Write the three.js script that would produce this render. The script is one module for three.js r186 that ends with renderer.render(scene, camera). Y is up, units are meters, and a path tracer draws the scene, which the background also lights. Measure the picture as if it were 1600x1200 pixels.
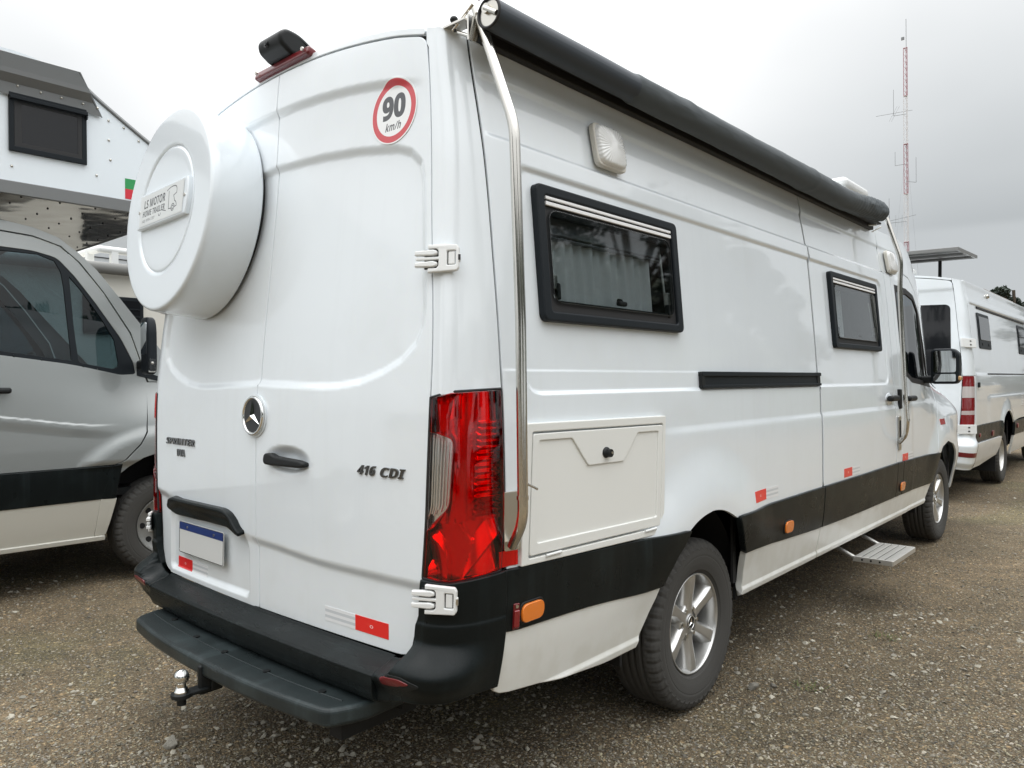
import * as THREE from 'three';
import { RoundedBoxGeometry } from 'three/addons/geometries/RoundedBoxGeometry.js';
import { mergeGeometries } from 'three/addons/utils/BufferGeometryUtils.js';
import { TextGeometry } from 'three/addons/geometries/TextGeometry.js';
import { FontLoader } from 'three/addons/loaders/FontLoader.js';

// ---------------------------------------------------------------- camera, sky, sun, exposure
const scene = new THREE.Scene();
const camera = new THREE.PerspectiveCamera(54.34, 4 / 3, 0.05, 4000);
camera.rotation.order = 'YXZ';
camera.position.set(2.4762, 1.3842, 1.3943);
camera.rotation.set(-0.003, 0.7261, -0.008);
scene.add(camera);

const renderer = new THREE.WebGLRenderer({ antialias: true });
renderer.toneMapping = THREE.LinearToneMapping;
renderer.toneMappingExposure = 1.09;
renderer.shadowMap.enabled = true;

function mulberry(a) { return () => { a |= 0; a = a + 0x6D2B79F5 | 0; let t = Math.imul(a ^ a >>> 15, 1 | a); t = t + Math.imul(t ^ t >>> 7, 61 | t) ^ t; return ((t ^ t >>> 14) >>> 0) / 4294967296; }; }
const clamp = (x, a, b) => Math.min(b, Math.max(a, x));
const ss = (a, b, x) => { const t = clamp((x - a) / (b - a), 0, 1); return t * t * (3 - 2 * t); };
const lerp = (a, b, t) => a + (b - a) * t;
function hash3(x, y, z) { let h = Math.imul(x, 374761393) ^ Math.imul(y, 668265263) ^ Math.imul(z, 2147483647 - 974634); h = Math.imul(h ^ (h >>> 13), 1274126177); return ((h ^ (h >>> 16)) >>> 0) / 4294967296; }
function vnoise(x, y, z) {
  const xi = Math.floor(x), yi = Math.floor(y), zi = Math.floor(z), f = t => t * t * (3 - 2 * t);
  const u = f(x - xi), v = f(y - yi), w = f(z - zi), h = (a, b, c) => hash3(xi + a, yi + b, zi + c);
  return lerp(lerp(lerp(h(0, 0, 0), h(1, 0, 0), u), lerp(h(0, 1, 0), h(1, 1, 0), u), v), lerp(lerp(h(0, 0, 1), h(1, 0, 1), u), lerp(h(0, 1, 1), h(1, 1, 1), u), v), w);
}
function fbm(x, y, z, o = 4) { let s = 0, a = .5, n = 0; for (let i = 0; i < o; i++) { s += a * vnoise(x, y, z); n += a; a *= .5; x = x * 2.03 + 17.1; y = y * 2.03 + 5.3; z = z * 2.03 + 9.7; } return s / n; }

{ // an overcast sky: brightest high up, thin and white to the left of the view, a heavier grey bank ahead on the right
  const W = 1024, H = 512, d = new Float32Array(W * H * 4);
  // brightness by bearing from the middle of the view (degrees, right positive): thin white cloud ahead-left, a heavy grey bank ahead-right, bright open sky behind
  const hor = curve([-180, -120, -70, -33, -10, 6, 20, 34, 52, 90, 130, 180], [.84, .80, .68, .56, .88, .84, .575, .435, .455, .62, .80, .84]);
  for (let j = 0; j < H; j++) for (let i = 0; i < W; i++) {
    const v = (j + .5) / H, u = (i + .5) / W, el = (v - .5) * Math.PI, az = (u - .5) * 2 * Math.PI;   // u .5 looks along +x
    const cx = Math.cos(el) * Math.cos(az), cz = Math.cos(el) * Math.sin(az), cy = Math.sin(el);
    const e = Math.max(0, cy); let dl = az * 180 / Math.PI + 131.6; dl = ((dl + 540) % 360) - 180;
    const n = fbm(cx * 2.6 + 4, cy * 5.2 + 1, cz * 2.6 + 7, 5) - .5, n2 = fbm(cx * 8 + 1, cy * 15, cz * 8 + 3, 4) - .5;
    let L = lerp(hor(dl + 14 * n * (1 - e)), 1.0, ss(.35, .9, e)) + 1.4 * Math.max(0, e - .14) + 1.15 * ss(.42, .95, e);
    L *= 1 + .16 * n + .07 * n2;
    const cool = clamp((.95 - L) / .5, 0, 1);
    const k = (j * W + i) * 4;
    if (cy < 0) { const g = .25; d[k] = g * 1.05; d[k + 1] = g; d[k + 2] = g * .93; }
    else { d[k] = L * lerp(.985, .925, cool); d[k + 1] = L * lerp(1.0, .985, cool); d[k + 2] = L * lerp(1.01, 1.02, cool); }
    d[k + 3] = 1;
  }
  const sky = new THREE.DataTexture(d, W, H, THREE.RGBAFormat, THREE.FloatType);
  sky.mapping = THREE.EquirectangularReflectionMapping; sky.magFilter = sky.minFilter = THREE.LinearFilter; sky.needsUpdate = true;
  scene.background = sky; scene.environment = sky;
}
const sun = new THREE.DirectionalLight(new THREE.Color(1, .98, .95), .6);
sun.position.set(-14, 30, -2); sun.castShadow = true; sun.shadow.radius = 45;
sun.shadow.mapSize.set(2048, 2048);
Object.assign(sun.shadow.camera, { left: -25, right: 25, top: 25, bottom: -25, near: 1, far: 90 });
scene.add(sun, sun.target);

// ---------------------------------------------------------------- small helpers
const used = {};
function numbered(n) { used[n] = (used[n] || 0) + 1; return used[n] === 1 ? n : n + '_' + String(used[n] - 1).padStart(3, '0'); }
function thing(name, label, category, group) { const o = new THREE.Group(); o.name = numbered(name); o.userData = { label, category }; if (group) o.userData.group = group; scene.add(o); return o; }
function finish(o) { o.castShadow = true; o.receiveShadow = true; return o; }
function add(parent, name, geo, mat, label) { const m = finish(new THREE.Mesh(Array.isArray(geo) ? merge(geo) : geo, mat)); m.name = name; if (label) m.userData.label = label; parent.add(m); return m; }
function sub(parent, name, label) { const g = new THREE.Group(); g.name = name; if (label) g.userData.label = label; parent.add(g); return g; }
function norm(g) { const q = g.index ? g.toNonIndexed() : g; for (const k of Object.keys(q.attributes)) if (!['position', 'normal', 'uv'].includes(k)) q.deleteAttribute(k); if (!q.attributes.uv) q.setAttribute('uv', new THREE.Float32BufferAttribute(new Float32Array(q.attributes.position.count * 2), 2)); return q; }
function merge(list) { return list.length === 1 ? list[0] : mergeGeometries(list.map(norm)); }
function mirror(geo) { const g = norm(geo.clone()); g.scale(-1, 1, 1); const flip = (a, n) => { const r = a.array; for (let t = 0; t < a.count; t += 3) for (let k = 0; k < n; k++) { const p = (t + 1) * n + k, q = (t + 2) * n + k, s = r[p]; r[p] = r[q]; r[q] = s; } }; flip(g.attributes.position, 3); flip(g.attributes.normal, 3); flip(g.attributes.uv, 2); return g; }
const T = (g, x, y, z) => g.translate(x, y, z);
function box(w, h, d, x = 0, y = 0, z = 0, r = 0, seg = 2) { const g = r ? new RoundedBoxGeometry(w, h, d, seg, Math.min(r, w / 2.01, h / 2.01, d / 2.01)) : new THREE.BoxGeometry(w, h, d); return g.translate(x, y, z); }
function cyl(r, h, x = 0, y = 0, z = 0, axis = 'y', r2 = r, n = 20) { const g = new THREE.CylinderGeometry(r, r2, h, n); if (axis === 'x') g.rotateZ(Math.PI / 2); if (axis === 'z') g.rotateX(Math.PI / 2); return g.translate(x, y, z); }
function bar(a, b, r, n = 8) { const A = new THREE.Vector3(...a), B = new THREE.Vector3(...b), d = B.clone().sub(A), g = new THREE.CylinderGeometry(r, r, d.length(), n, 1); g.applyQuaternion(new THREE.Quaternion().setFromUnitVectors(new THREE.Vector3(0, 1, 0), d.clone().normalize())); return g.translate((A.x + B.x) / 2, (A.y + B.y) / 2, (A.z + B.z) / 2); }
function pipe(pts, r, fillet = .06, n = 14) { // a bent tube with rounded bends
  const P = pts.map(p => new THREE.Vector3(...p)), out = [P[0]];
  for (let i = 1; i < P.length - 1; i++) { const a = P[i - 1].clone().sub(P[i]), b = P[i + 1].clone().sub(P[i]), f = Math.min(fillet, a.length() * .45, b.length() * .45); a.setLength(f).add(P[i]); b.setLength(f).add(P[i]); for (let k = 0; k <= 6; k++) { const t = k / 6; out.push(new THREE.Vector3().addScaledVector(a, (1 - t) ** 2).addScaledVector(P[i], 2 * t * (1 - t)).addScaledVector(b, t * t)); } }
  out.push(P[P.length - 1]);
  const path = new THREE.CurvePath(); for (let i = 1; i < out.length; i++) path.add(new THREE.LineCurve3(out[i - 1], out[i]));
  const pos = [], nor = [], idx = [], N = out.length; let nrm = new THREE.Vector3(.31, .2, .93);
  for (let i = 0; i < N; i++) { const tan = out[Math.min(N - 1, i + 1)].clone().sub(out[Math.max(0, i - 1)]).normalize(); nrm.addScaledVector(tan, -nrm.dot(tan)).normalize(); const bi = tan.clone().cross(nrm); for (let k = 0; k < n; k++) { const a = k / n * 2 * Math.PI, c = Math.cos(a), s = Math.sin(a), v = nrm.clone().multiplyScalar(c).addScaledVector(bi, s); nor.push(v.x, v.y, v.z); pos.push(out[i].x + v.x * r, out[i].y + v.y * r, out[i].z + v.z * r); } }
  for (let i = 0; i < N - 1; i++) for (let k = 0; k < n; k++) { const a = i * n + k, b = i * n + (k + 1) % n, c = a + n, d = b + n; idx.push(a, b, c, b, d, c); }
  const g = new THREE.BufferGeometry(); g.setAttribute('position', new THREE.Float32BufferAttribute(pos, 3)); g.setAttribute('normal', new THREE.Float32BufferAttribute(nor, 3)); g.setIndex(idx);
  const cap = (p, dir) => { const c = new THREE.CircleGeometry(r, n); c.applyQuaternion(new THREE.Quaternion().setFromUnitVectors(new THREE.Vector3(0, 0, 1), dir)); return c.translate(p.x, p.y, p.z); };
  return merge([g, cap(out[0], out[0].clone().sub(out[1]).normalize()), cap(out[N - 1], out[N - 1].clone().sub(out[N - 2]).normalize())]);
}
function roundPoly(pts, rad, seg = 6) { // polygon with filleted corners; rad a number or one per corner
  const out = [], n = pts.length;
  pts.forEach((p, i) => { const r = Array.isArray(rad) ? rad[i] : rad; if (!r) { out.push(p.slice()); return; }
    const a = pts[(i + n - 1) % n], b = pts[(i + 1) % n]; let ax = a[0] - p[0], ay = a[1] - p[1], bx = b[0] - p[0], by = b[1] - p[1]; const la = Math.hypot(ax, ay), lb = Math.hypot(bx, by), f = Math.min(r, la * .48, lb * .48);
    ax = p[0] + ax / la * f; ay = p[1] + ay / la * f; bx = p[0] + bx / lb * f; by = p[1] + by / lb * f;
    for (let k = 0; k <= seg; k++) { const t = k / seg; out.push([(1 - t) ** 2 * ax + 2 * t * (1 - t) * p[0] + t * t * bx, (1 - t) ** 2 * ay + 2 * t * (1 - t) * p[1] + t * t * by]); } });
  return out;
}
const rect = (x0, y0, x1, y1) => [[x0, y0], [x1, y0], [x1, y1], [x0, y1]];
function shapeOf(poly, holes = []) { const s = new THREE.Shape(poly.map(p => new THREE.Vector2(p[0], p[1]))); for (const h of holes) s.holes.push(new THREE.Path(h.map(p => new THREE.Vector2(p[0], p[1])))); return s; }
function ext(poly, depth, bevel = 0, holes = [], seg = 2) { return new THREE.ExtrudeGeometry(shapeOf(poly, holes), { depth: Math.max(1e-4, depth - 2 * bevel), bevelEnabled: bevel > 0, bevelThickness: bevel, bevelSize: bevel, bevelOffset: -bevel, bevelSegments: seg, curveSegments: 8 }).translate(0, 0, bevel); }
function curve(X, Y) { // monotone cubic through points
  const n = X.length, d = [], m = new Array(n); for (let i = 0; i < n - 1; i++) d.push((Y[i + 1] - Y[i]) / (X[i + 1] - X[i]));
  m[0] = d[0]; m[n - 1] = d[n - 2]; for (let i = 1; i < n - 1; i++) m[i] = d[i - 1] * d[i] <= 0 ? 0 : 2 * d[i - 1] * d[i] / (d[i - 1] + d[i]);
  return x => { if (x <= X[0]) return Y[0] + (x - X[0]) * m[0]; if (x >= X[n - 1]) return Y[n - 1] + (x - X[n - 1]) * m[n - 1]; let i = 0; while (x > X[i + 1]) i++; const h = X[i + 1] - X[i], t = (x - X[i]) / h, t2 = t * t, t3 = t2 * t; return (2 * t3 - 3 * t2 + 1) * Y[i] + (t3 - 2 * t2 + t) * h * m[i] + (3 * t2 - 2 * t3) * Y[i + 1] + (t3 - t2) * h * m[i + 1]; };
}
function sdPoly(P) { const n = P.length; return (x, y) => { let d = 1e9, s = false; for (let i = 0, j = n - 1; i < n; j = i++) { const ex = P[j][0] - P[i][0], ey = P[j][1] - P[i][1], wx = x - P[i][0], wy = y - P[i][1], t = clamp((wx * ex + wy * ey) / (ex * ex + ey * ey), 0, 1), bx = wx - ex * t, by = wy - ey * t; d = Math.min(d, bx * bx + by * by); if ((P[i][1] > y) !== (P[j][1] > y) && x < ex * (y - P[i][1]) / ey + P[i][0]) s = !s; } return (s ? -1 : 1) * Math.sqrt(d); }; }
function sdRect(x0, y0, x1, y1, r) { const cx = (x0 + x1) / 2, cy = (y0 + y1) / 2, hx = Math.abs(x1 - x0) / 2 - r, hy = Math.abs(y1 - y0) / 2 - r; return (x, y) => { const qx = Math.abs(x - cx) - hx, qy = Math.abs(y - cy) - hy; return Math.hypot(Math.max(qx, 0), Math.max(qy, 0)) + Math.min(Math.max(qx, qy), 0) - r; }; }

// ---------------------------------------------------------------- sheet-metal patches: a polygon in (u, v) laid on a surface fn(u, v) -> [x, y, z], edges turned inwards
function areaOf(p) { let a = 0; for (let i = 0, j = p.length - 1; i < p.length; j = i++) a += p[j][0] * p[i][1] - p[i][0] * p[j][1]; return a / 2; }
function halfClip(p, ax, val, gt) { const out = [], n = p.length, ins = q => gt ? q[ax] >= val : q[ax] <= val; for (let i = 0; i < n; i++) { const a = p[i], b = p[(i + 1) % n], ia = ins(a), ib = ins(b); if (ia) out.push(a); if (ia !== ib) { const t = (val - a[ax]) / (b[ax] - a[ax]), q = [a[0] + (b[0] - a[0]) * t, a[1] + (b[1] - a[1]) * t]; q[ax] = val; out.push(q); } } return out; }
function subdivide(p, step) { const out = []; for (let i = 0; i < p.length; i++) { const a = p[i], b = p[(i + 1) % p.length], n = Math.max(1, Math.ceil(Math.hypot(b[0] - a[0], b[1] - a[1]) / step)); for (let k = 0; k < n; k++) out.push([a[0] + (b[0] - a[0]) * k / n, a[1] + (b[1] - a[1]) * k / n]); } return out; }
function gridLines(a, b, step, fine = []) { const s = new Set(); const n = Math.max(1, Math.ceil((b - a) / step)); for (let i = 0; i <= n; i++) s.add(+(a + (b - a) * i / n).toFixed(5)); for (const [c, w, st] of fine) for (let x = c - w; x <= c + w + 1e-9; x += st) if (x > a && x < b) s.add(+x.toFixed(5)); const r = [...s].sort((p, q) => p - q), o = [r[0]]; for (const x of r) if (x - o[o.length - 1] > 1e-3) o.push(x); if (o[o.length - 1] < b) o.push(b); o[0] -= 1e-4; o[o.length - 1] += 1e-4; return o; }
function patch(poly, fn, { du = .04, dv = .04, fineU = [], fineV = [], holes = [], depth = .014, r = .0022, uv = 'm', edgeStep, swap = false } = {}) {
  if (areaOf(poly) < 0) poly = poly.slice().reverse();
  holes = holes.map(h => areaOf(h) > 0 ? h.slice().reverse() : h);
  const es = edgeStep || Math.min(du, dv); poly = subdivide(poly, es); holes = holes.map(h => subdivide(h, es));
  let keyed = poly.slice();
  for (const h of holes) { let best = 1e9, bi = 0, bj = 0; keyed.forEach((p, i) => h.forEach((q, j) => { const d = Math.hypot(p[0] - q[0], p[1] - q[1]); if (d < best) { best = d; bi = i; bj = j; } })); const hh = [...h.slice(bj), ...h.slice(0, bj), h[bj]]; keyed = [...keyed.slice(0, bi + 1), ...hh, keyed[bi], ...keyed.slice(bi + 1)]; }
  let u0 = 1e9, u1 = -1e9, v0 = 1e9, v1 = -1e9; for (const p of poly) { u0 = Math.min(u0, p[0]); u1 = Math.max(u1, p[0]); v0 = Math.min(v0, p[1]); v1 = Math.max(v1, p[1]); }
  const U = gridLines(u0, u1, du, fineU), Vv = gridLines(v0, v1, dv, fineV);
  const pos = [], nor = [], uvs = [], idx = [], cache = new Map(), sg = swap ? -1 : 1, e = 4e-4;
  const frame = (u, v) => { const p = fn(u, v), a = fn(u + e, v), b = fn(u - e, v), c = fn(u, v + e), d = fn(u, v - e); const ux = a[0] - b[0], uy = a[1] - b[1], uz = a[2] - b[2], vx = c[0] - d[0], vy = c[1] - d[1], vz = c[2] - d[2]; let nx = uy * vz - uz * vy, ny = uz * vx - ux * vz, nz = ux * vy - uy * vx; const l = sg / (Math.hypot(nx, ny, nz) || 1); return [p, [nx * l, ny * l, nz * l], [ux, uy, uz], [vx, vy, vz]]; };
  const push = (p, n, u, v) => { pos.push(p[0], p[1], p[2]); nor.push(n[0], n[1], n[2]); if (uv === 'box') uvs.push((u - u0) / (u1 - u0), (v - v0) / (v1 - v0)); else uvs.push(u, v); return pos.length / 3 - 1; };
  const vert = (u, v) => { const k = Math.round(u * 2e5) + '_' + Math.round(v * 2e5); let i = cache.get(k); if (i === undefined) { const f = frame(u, v); i = push(f[0], f[1], u, v); cache.set(k, i); } return i; };
  const tri = (a, b, c) => { if (a === b || b === c || a === c) return; swap ? idx.push(a, c, b) : idx.push(a, b, c); };
  for (let i = 0; i < U.length - 1; i++) {
    let col = halfClip(halfClip(keyed, 0, U[i], true), 0, U[i + 1], false); if (col.length < 3) continue;
    for (let j = 0; j < Vv.length - 1; j++) {
      let c = halfClip(halfClip(col, 1, Vv[j], true), 1, Vv[j + 1], false); if (c.length < 3) continue;
      const q = []; for (const p of c) { const l = q[q.length - 1]; if (!l || Math.hypot(p[0] - l[0], p[1] - l[1]) > 2e-6) q.push(p); } while (q.length > 1 && Math.hypot(q[0][0] - q[q.length - 1][0], q[0][1] - q[q.length - 1][1]) < 2e-6) q.pop();
      if (q.length < 3 || Math.abs(areaOf(q)) < 1e-10) continue;
      if (q.length === 4) { const id = q.map(p => vert(p[0], p[1])); tri(id[0], id[1], id[2]); tri(id[0], id[2], id[3]); continue; }
      for (const t of THREE.ShapeUtils.triangulateShape(q.map(p => new THREE.Vector2(p[0], p[1])), [])) { let [a, b, d] = t.map(k => q[k]); if ((b[0] - a[0]) * (d[1] - a[1]) - (b[1] - a[1]) * (d[0] - a[0]) < 0) [b, d] = [d, b]; tri(vert(a[0], a[1]), vert(b[0], b[1]), vert(d[0], d[1])); }
    }
  }
  if (depth > 0) for (const loop of [poly, ...holes]) {
    const n = loop.length, rows = [];
    for (let i = 0; i < n; i++) {
      const [p, N] = frame(loop[i][0], loop[i][1]), a = fn(...loop[(i + n - 1) % n]), b = fn(...loop[(i + 1) % n]);
      const L = (q, w) => { const x = [w[0] - q[0], w[1] - q[1], w[2] - q[2]], l = Math.hypot(...x) || 1; return x.map(k => k / l); };
      const e1 = L(a, p), e2 = L(p, b); let E = [e1[0] + e2[0], e1[1] + e2[1], e1[2] + e2[2]]; const le = Math.hypot(...E) || 1; E = E.map(k => k / le * sg);
      const t = [E[1] * N[2] - E[2] * N[1], E[2] * N[0] - E[0] * N[2], E[0] * N[1] - E[1] * N[0]];
      const at = (kt, kn) => [p[0] + t[0] * kt + N[0] * kn, p[1] + t[1] * kt + N[1] * kn, p[2] + t[2] * kt + N[2] * kn], mix = (k) => { const x = [0, 1, 2].map(m => t[m] * k + N[m] * (1 - k)), l = Math.hypot(...x); return x.map(m => m / l); };
      rows.push([push(p, N, ...loop[i]), push(at(r * .7, -r * .3), mix(.5), ...loop[i]), push(at(r, -r), mix(1), ...loop[i]), push(at(r, -depth), mix(1), ...loop[i])]);
    }
    for (let i = 0; i < n; i++) { const A = rows[i], B = rows[(i + 1) % n]; for (let k = 0; k < 3; k++) { tri(A[k], A[k + 1], B[k + 1]); tri(A[k], B[k + 1], B[k]); } }
  }
  const g = new THREE.BufferGeometry(); g.setAttribute('position', new THREE.Float32BufferAttribute(pos, 3)); g.setAttribute('normal', new THREE.Float32BufferAttribute(nor, 3)); g.setAttribute('uv', new THREE.Float32BufferAttribute(uvs, 2)); g.setIndex(idx); return g;
}
function loft(rows, flip = false) { // rows of points -> smooth sheet
  const R = rows.length, C = rows[0].length, pos = [], uv = [], idx = []; rows.forEach((r, i) => r.forEach((p, j) => { pos.push(...p); uv.push(j / (C - 1), i / (R - 1)); }));
  for (let i = 0; i < R - 1; i++) for (let j = 0; j < C - 1; j++) { const a = i * C + j, b = a + 1, c = a + C, d = c + 1; flip ? idx.push(a, c, b, b, c, d) : idx.push(a, b, c, b, d, c); }
  const g = new THREE.BufferGeometry(); g.setAttribute('position', new THREE.Float32BufferAttribute(pos, 3)); g.setAttribute('uv', new THREE.Float32BufferAttribute(uv, 2)); g.setIndex(idx); g.computeVertexNormals(); return g;
}

// ---------------------------------------------------------------- materials
const rgb = (r, g, b) => new THREE.Color().setRGB(r, g, b);
const std = (c, rough, metal = 0, o = {}) => new THREE.MeshStandardMaterial({ color: rgb(...c), roughness: rough, metalness: metal, ...o });
const phys = (c, rough, metal = 0, o = {}) => new THREE.MeshPhysicalMaterial({ color: rgb(...c), roughness: rough, metalness: metal, ...o });
function dataTex(W, H, f, srgb = false) { const d = new Uint8Array(W * H * 4); for (let j = 0; j < H; j++) for (let i = 0; i < W; i++) { const c = f(i, j), k = (j * W + i) * 4; d[k] = clamp(c[0], 0, 255); d[k + 1] = clamp(c[1], 0, 255); d[k + 2] = clamp(c[2], 0, 255); d[k + 3] = 255; } const t = new THREE.DataTexture(d, W, H); t.wrapS = t.wrapT = THREE.RepeatWrapping; t.magFilter = THREE.LinearFilter; t.minFilter = THREE.LinearMipmapLinearFilter; t.generateMipmaps = true; if (srgb) t.colorSpace = THREE.SRGBColorSpace; t.needsUpdate = true; return t; }
function canvasTex(w, h, draw) { const c = document.createElement('canvas'); c.width = w; c.height = h; draw(c.getContext('2d'), w, h); const t = new THREE.CanvasTexture(c); t.colorSpace = THREE.SRGBColorSpace; t.anisotropy = 8; return t; }
const grainTex = dataTex(256, 256, (i, j) => { const v = 128 + (hash3(i, j, 5) - .5) * 150 + (hash3(i >> 1, j >> 1, 9) - .5) * 100; return [v, v, v]; });
grainTex.repeat.set(9, 9);
// dust and run marks on black plastic: vertical streaks and dry water stains
const dustTex = dataTex(512, 512, (i, j) => { const x = i / 512, y = j / 512; let s = fbm(x * 60, y * 4, 1, 4), b = fbm(x * 7, y * 7, 3, 4); const v = 33 + 7 * ss(.45, .85, s) + 10 * ss(.45, .8, b) + (hash3(i, j, 2) - .5) * 6; return [v * .93, v * 1.0, v * 1.02]; }, true);
const dustRough = dataTex(256, 256, (i, j) => { const b = fbm(i / 30, j / 30, 8, 4); const v = 110 + 90 * b; return [v, v, v]; });
// light dirt film on white paint: barely there
const filmTex = dataTex(512, 768, (i, j) => { // 2 m wide, 3 m high: clean above, a thin road film low down
  const x = i / 512 * 2, y = j / 768 * 3, b = fbm(x * 3.1, y * 3.1, 21, 5), f = fbm(x * 11, y * 11, 7, 4), s = fbm(x * 26, y * 1.6, 31, 3);
  const low = ss(.95, .35, y + .22 * (b - .5)), dirt = low * (.03 + .06 * ss(.38, .75, f)) + .022 * ss(.5, .8, b) + .012 * ss(.62, .85, s) * ss(2.6, .8, y);
  return [252 * (1 - dirt * .62), 252 * (1 - dirt * .68), 252 * (1 - dirt * .85)]; }, true);
filmTex.repeat.set(.5, .33333);
const M = {
  steelRim: std([.30, .30, .29], .5, .6),
  panel: phys([.775, .83, .87], .36, 0, { clearcoat: .8, clearcoatRoughness: .08 }),
  white: phys([.79, .84, .875], .30, 0, { clearcoat: 1, clearcoatRoughness: .035, map: filmTex }),
  cover: phys([.77, .825, .865], .3, 0, { clearcoat: .9, clearcoatRoughness: .07 }),
  whiteTrim: phys([.74, .75, .74], .4, 0, { clearcoat: .5, clearcoatRoughness: .25 }),
  sill: phys([.80, .81, .785], .42, 0, { clearcoat: .6, clearcoatRoughness: .18, map: filmTex }),
  hatch: phys([.74, .745, .715], .45, 0, { clearcoat: .35, clearcoatRoughness: .3 }),
  silver: phys([.275, .29, .285], .34, .35, { clearcoat: 1, clearcoatRoughness: .05 }),
  silverSill: phys([.62, .61, .55], .42, .15, { clearcoat: .5, clearcoatRoughness: .2 }),
  step: phys([1.45, 1.68, 1.68], .55, 0, { specularIntensity: .5, map: dustTex, bumpMap: grainTex, bumpScale: .0003, roughnessMap: dustRough }),
  black: phys([.50, .60, .60], .5, 0, { specularIntensity: .30, map: dustTex, bumpMap: grainTex, bumpScale: .0003, roughnessMap: dustRough }),
  blackPlain: phys([.010, .0115, .012], .48, 0, { specularIntensity: .6 }),
  frame: phys([.012, .0155, .019], .45, 0, { specularIntensity: .35, bumpMap: grainTex, bumpScale: .0002 }),
  dark: std([.008, .008, .009], .9),
  under: std([.012, .012, .012], .85),
  rubber: std([.050, .048, .044], .85, 0, { bumpMap: grainTex, bumpScale: .0004 }),
  seal: std([.012, .012, .013], .6),
  chrome: std([.82, .82, .80], .07, 1),
  steel: std([.66, .64, .60], .16, 1),
  steelSoft: std([.60, .58, .53], .30, 1),
  alu: phys([.56, .56, .55], .33, .85, { clearcoat: .4, clearcoatRoughness: .2 }),
  aluRaw: std([.62, .61, .58], .42, .8),
  glassDark: phys([.30, .33, .35], .02, 0, { transmission: 1, thickness: 0, ior: 1.5 }),
  acrylic: phys([.66, .69, .70], .03, 0, { transmission: 1, thickness: 0, ior: 1.49 }),
  glassTint: phys([.11, .175, .21], .01, 0, { transmission: 1, thickness: 0, ior: 1.5 }),
  glassClear: phys([.88, .93, .91], .01, 0, { transmission: 1, thickness: 0, ior: 1.5 }),
  privacy: phys([.012, .013, .015], .04, 0, { specularIntensity: .8 }),
  lensRed: phys([.93, .02, .03], .03, 0, { transmission: 1, thickness: 0, ior: 1.5 }),
  lensClear: phys([.93, .93, .93], .03, 0, { transmission: 1, thickness: 0, ior: 1.5 }),
  redBright: std([.92, .035, .03], .17, .9),
  redDeep: phys([.20, .005, .010], .2, 0, { clearcoat: 1, clearcoatRoughness: .02 }),
  redDull: phys([.13, .006, .009], .3, 0, { clearcoat: .25, clearcoatRoughness: .1 }),
  amber: phys([.78, .20, .015], .2, 0, { clearcoat: 1, clearcoatRoughness: .04 }),
  curtain: std([.80, .80, .78], .95),
  blind: std([.16, .165, .17], .7),
  whiteStrip: std([.82, .82, .82], .4),
  fabric: phys([.030, .039, .050], .55, 0, { sheen: .3, sheenRoughness: .5, sheenColor: rgb(.5, .5, .55) }),
  gapBlack: std([.006, .006, .007], .35),
  letter: std([.16, .16, .16], .18, 1),
  fabricDusty: phys([.060, .071, .077], .75, 0, { sheen: .2, sheenRoughness: .6, sheenColor: rgb(.5, .5, .5) }),
  seat: std([.03, .03, .033], .9),
};

// ---------------------------------------------------------------- the shape of a tall panel van: half-width and rear lean by height (metres, van's own axes: right +x, front -z)
const wOf0 = curve([.36, .42, .5, .6, .7, .8, 1.0, 1.25, 1.5, 1.76, 2.05, 2.2, 2.3, 2.39, 2.45], [.935, .95, .967, .985, .995, 1.0, 1.0, .997, .985, .965, .940, .918, .900, .885, .877]);
const wOf = y => y > 2.45 ? .877 : wOf0(y);
const zrOf0 = curve([0, .9, 1.1, 1.29, 1.42, 1.57, 1.8, 2.02, 2.21, 2.39, 2.51, 2.56], [0, -.001, -.003, -.008, -.017, -.031, -.057, -.082, -.1, -.113, -.125, -.135]);
const zrOf = y => zrOf0(clamp(y, 0, 2.56));
const roofY = x => 2.557 - .15 * x * x;
const CX = .11, CZ = .21, CL = .25, BOW = .028;
function noseIn(z, y) { const g = .5 * Math.pow(Math.max(0, (-5 - z) / 2.1), 1.5), l = .3 * Math.max(0, (-6.2 - z) / .85) ** 2, k = ss(1.05, 1.45, y); return g * k + l * (1 - k); }
const bez = (a, b, c, d, t) => { const m = 1 - t; return m * m * m * a + 3 * m * m * t * b + 3 * m * t * t * c + t * t * t * d; };
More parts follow.
